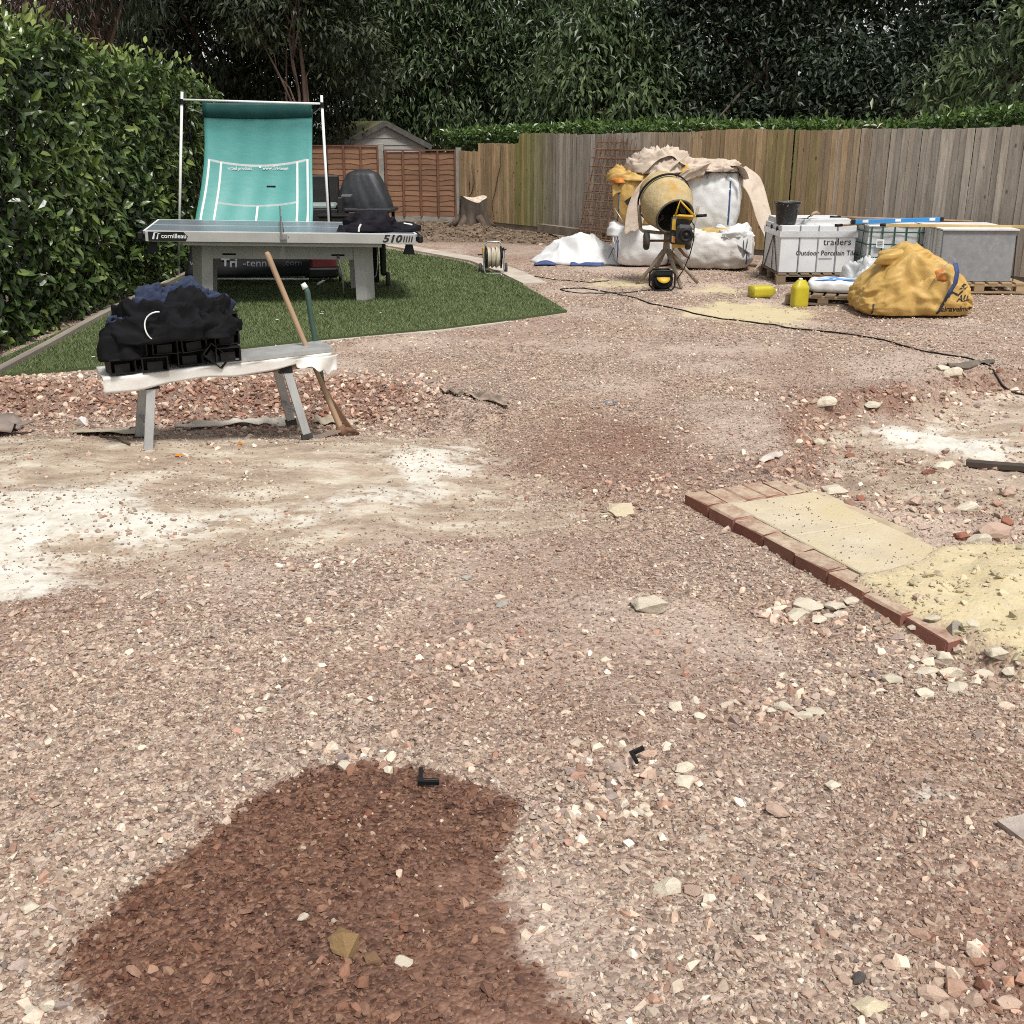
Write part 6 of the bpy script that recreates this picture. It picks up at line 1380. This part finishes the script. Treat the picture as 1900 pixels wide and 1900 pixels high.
for k, (s0, lab) in enumerate(((.468,'sand dusted paving slab next to the short row of bricks'),(.958,'sand dusted paving slab half buried by the yellow sand'))):
    p = C0+e1*s0+e2*.354; t = thing('paving_slab', lab, 'slab', (p.x,p.y,.0), ba, 'paving slabs inside the brick edging')
    m = MB(); m.box((0,0,.045), (.482,.482,.045), bev=.005); m.build('slab_body', SLB, t)
    m = MB()
    for q in range(60):
        x, y = max(-.23,min(.23,random.gauss(.05,.13))), max(-.23,min(.23,random.gauss(-.03,.12))); s = random.uniform(.0012,.0045); m.box((x,y,.0685+s*.4), (s*1.6,s,s), Euler((0,0,random.random()*3)))
    struct(m.build('grit', BLACKM if False else pm('dark_grit', (.12,.10,.08), (.2,.17,.13), .9, 30), t), 'stuff')
p = C0+e1*.3+e2*.64; m = MB(); m.beam(p+Vector((0,0,.02))-e1*.35, p+e1*.55+Vector((0,0,.03)), .06, .05); o = m.build('timber_batten', pm('split_pale_batten', (.50,.41,.28), (.36,.28,.19), .85, 6), None); tag(o, 'pale split batten lying along the back of the dusty slabs', 'batten')
cl_ = hull(16, 777, .6); bmesh.ops.subdivide_edges(cl_, edges=cl_.edges[:], cuts=2)
me = bpy.data.meshes.new('mortar_lump'); cl_.to_mesh(me); cl_.free(); me.materials.append(pm('grey_mortar', (.30,.27,.22), (.24,.21,.17), .95, 9, bump=.5))
o = link('mortar_lump', me, None, (1.60,3.62,.05), (.9,.1,.3)); o.scale = (.075,.05,.06); tag(o, 'flat grey lump of mortar standing at the end of the brick edging', 'mortar')

# ---------------------------------------------------------------- rocks that can be told apart
ROCKS = [(0.53,3.87,0.155,0.5,'c','A'),(0.56,5.03,0.182,0.45,'y','B'),(1.15,3.9,0.115,0.45,'c','slab'),(1.09,3.82,0.098,0.4,'c','slab'),(1.16,3.8,0.061,0.5,'c','slab'),(1.25,3.92,0.088,0.4,'c','slab'),(1.33,3.95,0.063,0.4,'c','slab'),(1.26,3.86,0.054,0.5,'c','slab'),(1.21,3.85,0.041,0.6,'c','slab'),(1.52,3.48,0.068,0.8,'c','heapfoot'),(1.47,3.47,0.064,0.5,'c','heapfoot'),(1.42,3.5,0.038,0.7,'c','heapfoot'),(1.5,3.36,0.085,0.5,'c','heapfoot'),(1.43,3.4,0.078,0.3,'c','heapfoot'),(1.28,3.32,0.07,0.55,'c','heapfoot'),(1.35,3.2,0.064,0.45,'c','heapfoot'),(1.47,3.24,0.072,0.35,'c','heapfoot'),(1.6,3.35,0.066,0.6,'c','heapfoot'),(1.67,3.42,0.079,0.6,'c','heapfoot'),(1.69,3.34,0.055,0.6,'c','heapfoot'),(1.65,3.59,0.058,0.6,'c','heapfoot'),(1.49,3.68,0.068,0.4,'c','heapfoot'),(1.54,3.68,0.06,0.4,'c','heapfoot'),(1.53,3.82,0.041,0.8,'p','heapfoot'),(0.87,3.12,0.059,0.45,'c','chip'),(0.92,3.07,0.055,0.4,'c','chip'),(0.96,3.09,0.059,0.4,'c','chip'),(0.82,3.1,0.042,0.5,'c','chip'),(0.53,3.11,0.059,0.5,'c','chip'),(0.59,3.06,0.041,0.6,'c','chip'),(0.92,3.36,0.037,0.5,'c','chip'),(0.5,2.77,0.058,0.6,'c','front'),(0.49,2.71,0.06,0.5,'c','front'),(0.72,2.55,0.057,0.5,'p','front'),(0.38,2.24,0.067,0.6,'c','front'),(0.44,2.24,0.042,0.6,'p','front'),(0.9,2.67,0.044,0.5,'c','front'),(-0.36,2.01,0.094,0.55,'wy','wet'),(-0.24,1.98,0.041,0.6,'c','wet'),(-0.45,1.99,0.036,0.5,'r','wet'),(-0.49,2.13,0.027,0.7,'c','wet'),(-0.31,1.99,0.044,0.6,'wy2','wet'),(0.89,1.86,0.055,0.6,'p','corner'),(0.97,1.85,0.037,0.8,'p','corner'),(1.04,1.84,0.055,0.6,'p','corner'),(0.75,1.83,0.074,0.4,'y','corner'),(0.84,1.96,0.044,0.5,'p','corner'),(0.72,1.92,0.033,0.8,'p','corner'),(0.69,1.9,0.033,0.8,'p','corner'),(0.75,1.92,0.033,0.9,'d','corner'),(0.63,1.88,0.035,0.6,'p','corner'),(0.81,1.98,0.031,0.7,'p','corner'),(-0.99,1.87,0.037,0.8,'c','left'),(-1.02,1.86,0.035,0.8,'c','left'),(-1.16,2.19,0.046,0.6,'c','left'),(-0.35,2.76,0.038,0.6,'c','wetedge'),(-0.48,2.77,0.048,0.6,'c','wetedge'),(-0.8,3.11,0.042,0.5,'c','mid'),(-0.04,3.92,0.05,0.45,'g','mid'),(-0.19,4.19,0.049,0.5,'g','mid'),(2.0,6.9,0.076,0.6,'c','pit'),(2.17,7.44,0.149,0.4,'c','pit'),(1.71,6.38,0.065,0.8,'c','pit'),(1.62,5.24,0.135,0.35,'c','rub'),(1.72,5.24,0.108,0.35,'c','rub'),(1.83,5.16,0.106,0.4,'p','rub'),(1.95,5.03,0.094,0.5,'p','rub'),(2.17,4.96,0.103,0.6,'c','rub'),(2.08,4.96,0.087,0.5,'p','rub'),(2.19,4.66,0.146,0.5,'p','rub'),(2.09,4.6,0.106,0.5,'c','rub'),(1.87,5.2,0.08,0.5,'b','rub'),(2.03,4.66,0.073,0.6,'b','rub'),(1.71,5.11,0.058,0.5,'b','rub'),(2.28,4.77,0.064,0.7,'b','rub'),(2.41,6.1,0.074,0.4,'b','pit'),(2.09,6.56,0.066,0.5,'b','pit'),(2.55,6.23,0.139,0.4,'c','pit'),(2.54,7.56,0.114,0.5,'c','pit'),(3.29,8.09,0.137,0.5,'c','pit'),(3.24,8.18,0.098,0.5,'c','pit'),(2.7,5.7,0.087,0.6,'p','pit'),(2.81,5.88,0.078,0.6,'p','pit')]
RT = {'c':(.60,.545,.44),'y':(.56,.49,.35),'p':(.46,.34,.27),'d':(.09,.08,.075),'g':(.36,.35,.31),'b':(.29,.125,.085),'wy':(.24,.155,.075),'wy2':(.2,.12,.07),'r':(.10,.06,.045)}
RL = {'A':'large pale cream rock alone on the bare gravel','B':'blocky yellowish stone on the step edge left of the bricks','slab':'cream stone lump in the cluster beside the brick edging','heapfoot':'cream stone lump at the foot of the yellow sand heap',
      'chip':'cream stone lump in the chippings in the middle right','front':'pale stone lump on the gravel right of the wet patch','wet':'stone lying inside the dark wet patch','corner':'stone lump in the bottom right corner of the yard','left':'pale stone at the bottom left beside the wet patch',
      'wetedge':'pale stone on the top edge of the wet patch','mid':'single stone on the open gravel','pit':'stone lump around the sunken area on the right','rub':'piece of rubble behind the dusty slabs'}
rk = []
for k in range(9):
    bm = hull(15+k, 900+k, .62, .2); bmesh.ops.subdivide_edges(bm, edges=bm.edges[:], cuts=2, use_grid_fill=True); bmesh.ops.triangulate(bm, faces=bm.faces[:])
    rg = random.Random(k)
    for v in bm.verts:
        f = float(fbm(np.array([v.co.x*3.1+k*7]), np.array([v.co.y*3.1+v.co.z*4]), 90+k, 3)[0])-.5; v.co *= 1+f*.22
    me = bpy.data.meshes.new('rock'); bm.to_mesh(me); bm.free(); me.materials.append(RM); rk.append(me)
rg = random.Random(4)
for i, (x, y, w, a, tn, g) in enumerate(ROCKS):
    s = w/2*1.28; o = link('rock', rk[i % 9], None, (x, y+s*.5, h1(x, y+s*.5)+s*a*.45), (rg.uniform(-.15,.15), rg.uniform(-.15,.15), rg.uniform(-.5,.5)))
    o.scale = (s, s*rg.uniform(.7,.95), s*a*1.5); c = Vector(RT[tn])*rg.uniform(.95,1.2); o.color = (*c, 1)
    lab = RL[g]
    if tn == 'b': lab = 'broken red brick piece in the '+('rubble by the slabs' if g == 'rub' else 'sunken area')
    if tn == 'd': lab = 'single dark stone among the pink stones at bottom right'
    if tn == 'wy': lab = 'broad ochre stone set in the dark wet patch'
    same = sorted(r[0]+.001*r[1] for r in ROCKS if r[5] == g and (r[4] == 'b') == (tn == 'b') and r[4] not in ('d','wy'))
    if tn not in ('d','wy') and len(same) > 1: lab = lab+', %s from the left' % ORD[same.index(x+.001*y)]
    tag(o, lab, 'rock', None if g in 'AB' else 'stones told apart on the ground')
# loose slab fragment at the right edge
m = MB(); m.add([(-.015,.045,0),(.008,-.04,0),(.08,-.025,0),(.07,.05,0),(-.02,.042,.024),(.012,-.034,.018),(.075,-.02,.026),(.06,.045,.03)], [(3,2,1,0),(4,5,6,7),(0,1,5,4),(1,2,6,5),(2,3,7,6),(3,0,4,7)]); o = m.build('slab_fragment', pm('broken_concrete', (.46,.39,.34), (.28,.23,.2), .9, 14, bump=.9, bd=.01), None, False, (1.30,2.44,h1(1.28,2.44)-.004), (.1,-.1,.1)); tag(o, 'broken pale slab fragment at the right edge of the picture', 'slab')
# black corner brackets
def bracket(label, loc, rot, sc):
    m = MB()
    def L(z0, z1): return [(0,0),(.10,0),(.10,.022),(.024,.024),(.022,.09),(0,.09)]
    P6 = L(0,0); m.add([(x,y,0) for x,y in P6]+[(x,y,.022) for x,y in P6], [tuple(range(5,-1,-1)), tuple(range(6,12))]+[(i,(i+1) % 6,6+(i+1) % 6,6+i) for i in range(6)])
    t = thing('corner_bracket', label, 'bracket', loc); t.rotation_euler = rot; t.scale = (sc,)*3; m.build('bracket_body', BLACKP, t)
    m = MB(); m.tube([(.03,.011,.02),(.095,.011,.023)], .006, 8); m.tube([(.011,.03,.02),(.011,.08,.023)], .005, 8); m.build('rib', BLACKP, t)
bracket('black plastic corner bracket at the top edge of the wet patch', (-.265,2.69,h1(-.26,2.69)+.012), (.25,.05,R(2)), .6)
bracket('black plastic corner bracket among the pink stones', (.345,2.83,h1(.35,2.83)+.03), (.35,.1,R(-75)), .5)
# small litter
ORG = pm('orange_peel', (.55,.22,.04), (.48,.17,.03), .6, 12, bump=.3)
for k, (x, y, s, lab) in enumerate(((-1.66,6.5,.02,'round orange bit on the ground under the trestle'),(-1.95,6.22,.026,'flat orange bit in front of the trestle legs'))):
    bm = hull(20, 60+k, .75 if k == 0 else .35, .08); me = bpy.data.meshes.new('orange_bit'); bm.to_mesh(me); bm.free(); me.materials.append(ORG); o = link('orange_bit', me, None, (x,y,h1(x,y)+s*(.6 if k == 0 else .28))); o.scale = (s,)*3; tag(o, lab, 'litter')
bm = hull(18, 66, .8, .2); me = bpy.data.meshes.new('plaster_lump'); bm.to_mesh(me); bm.free(); me.materials.append(pm('white_plaster', (.74,.72,.69), (.64,.62,.58), .9, 12, bump=.4)); o = link('plaster_lump', me, None, (-2.90,7.25,h1(-2.9,7.25)+.03), (.3,.2,.4)); o.scale = (.045,.04,.05); tag(o, 'white lump of plaster on the red stony bank', 'lump')
m = MB(); m.lathe([(.05,.0),(.055,.006),(.05,.011),(.03,.011),(.026,.006),(.03,0)], 26, None, (False, False)); o = m.build('steel_ring', STEEL, None, True, (.68,7.4,h1(.68,7.4)+.002), (.05,.05,0)); tag(o, 'small grey ring lying on the gravel path', 'ring')
def rag(name, label, pts, w, mat, seed, wob=.02, up=.02):
    P_ = [Vector((x, y)) for x, y in pts]; n = len(P_)
    def at(t):
        f = t*(n-1); i = min(int(f), n-2); return P_[i].lerp(P_[i+1], f-i)
    def fnn(u, v):
        p = at(u); d = (at(min(1,u+.02))-at(max(0,u-.02))); d = Vector((-d.y, d.x)).normalized(); k = w*(.35+.65*math.sin(max(.02,u)*math.pi)**.6)*(.45+1.1*vn(np.array([u*7.+seed*3]), np.array([1. if v > .5 else 5.]), seed+2)[0])
        p = p+d*(v-.5)*k; z = h1(p.x, p.y)+.006+up*(vn(np.array([u*6+seed]), np.array([v*3.]), seed)[0])+wob*abs(math.sin(u*9+v*4+seed))*math.sin(v*math.pi)
        return Vector((p.x, p.y, z))
    m = MB(); m.grid(fnn, 26, 8, .004); o = m.build(name, mat, None, True); return tag(o, label, 'fabric')
rag('fabric_scrap', 'dark edged twisted fabric strip poking from the gravel in the middle', [(-.48,7.78),(-.36,7.66),(-.24,7.60),(-.14,7.5),(-.03,7.26)], .13, pm('mud_stained_fabric', (.40,.30,.23), (.09,.075,.06), .9, 7, bump=.4), 3, .03, .03)
FABG = pm('sandy_fabric', (.44,.38,.29), (.34,.28,.21), .95, 6, bump=.4, bsc=20, bd=.01)
rag('membrane_or_shadow_edge', 'sandy ground fabric edge lying left of the trestle leg', [(-2.85,7.0),(-2.65,6.95),(-2.45,6.9),(-2.3,7.0)], .26, FABG, 5, .02, .03)
rag('membrane_or_shadow_edge', 'white torn fabric edge showing behind the trestle legs', [(-2.25,7.15),(-1.95,7.25),(-1.7,7.35),(-1.45,7.32)], .12, pm('white_torn_fabric', (.62,.57,.50), (.46,.41,.34), .9, 9, bump=.4), 7, .03, .04)
rag('membrane_or_shadow_edge', 'crumpled grey brown fabric at the far left below the lawn', [(-3.75,7.0),(-3.5,7.1),(-3.3,6.95),(-3.15,6.8)], .34, pm('grey_brown_fabric', (.27,.22,.19), (.2,.16,.135), .95, 6, bump=.5), 9, .05, .08)
rag('membrane_or_shadow_edge', 'dark brown strip standing in for the shadow at the top right edge of the sunken area', [(3.3,8.3),(3.5,8.42),(3.62,8.52),(3.75,8.5)], .10, pm('shadow_strip_brown', (.16,.13,.105), (.09,.075,.06), .9, 7, bump=.4), 13, .025, .02)  # added strip, its dark brown paints the shadow along this edge
rag('membrane_or_shadow_edge', 'small torn fabric near the tool heads by the trestle', [(-1.35,7.35),(-1.2,7.3),(-1.05,7.35)], .10, FABG, 15, .03, .02)
rag('paper_scrap', 'pale fluffy scrap just behind the corner of the bricks', [(1.36,5.78),(1.42,5.86),(1.5,5.92)], .08, pm('pale_scrap', (.55,.48,.42), (.42,.36,.31), .95, 9, bump=.4), 17, .02, .02)
m = MB(); m.beam((2.75,6.42,h1(2.75,6.42)+.025), (3.35,6.2,h1(3.35,6.2)+.03), .07, .03); o = m.build('dark_plank', pm('wet_dark_wood', (.07,.052,.04), (.045,.035,.028), .8, 7), None); tag(o, 'short dark plank lying in the sunken area at the right edge', 'plank')
for k, (a, b, lab) in enumerate((((-2.55,6.62),(-2.3,6.42),'thin dark stick lying in front of the fabric left of the trestle'),((1.75,5.55),(2.35,5.0),'pale plastic strip lying over the rubble'))):
    m = MB(); m.tube([(*a, h1(*a)+.012+.03*k), ((a[0]+b[0])/2, (a[1]+b[1])/2, h1((a[0]+b[0])/2,(a[1]+b[1])/2)+.02+.05*k), (*b, h1(*b)+.012+.03*k)], .007, 6); o = m.build('stick' if k == 0 else 'plastic_strip', BARK if k == 0 else WOODW, None, True); tag(o, lab, 'stick' if k == 0 else 'strip')
for k, (x, y) in enumerate(((-3.3,9.1),(-3.2,9.0),(-3.35,8.75),(-1.9,11.1),(-1.88,10.95),(-1.3,11.0),(-2.25,10.6))):
    bm = hull(9, 300+k, .12, .3); me = bpy.data.meshes.new('fallen_petal'); bm.to_mesh(me); bm.free(); me.materials.append(PRINTW); o = link('fallen_petal', me, None, (x,y,.046)); o.scale = (.025,.02,.03); tag(o, 'small white scrap on the lawn, %s nearest to the camera' % ORD[sorted([9.1,9.0,8.75,11.1,10.95,11.0,10.6]).index(y)], 'scrap', 'white scraps on the lawn')
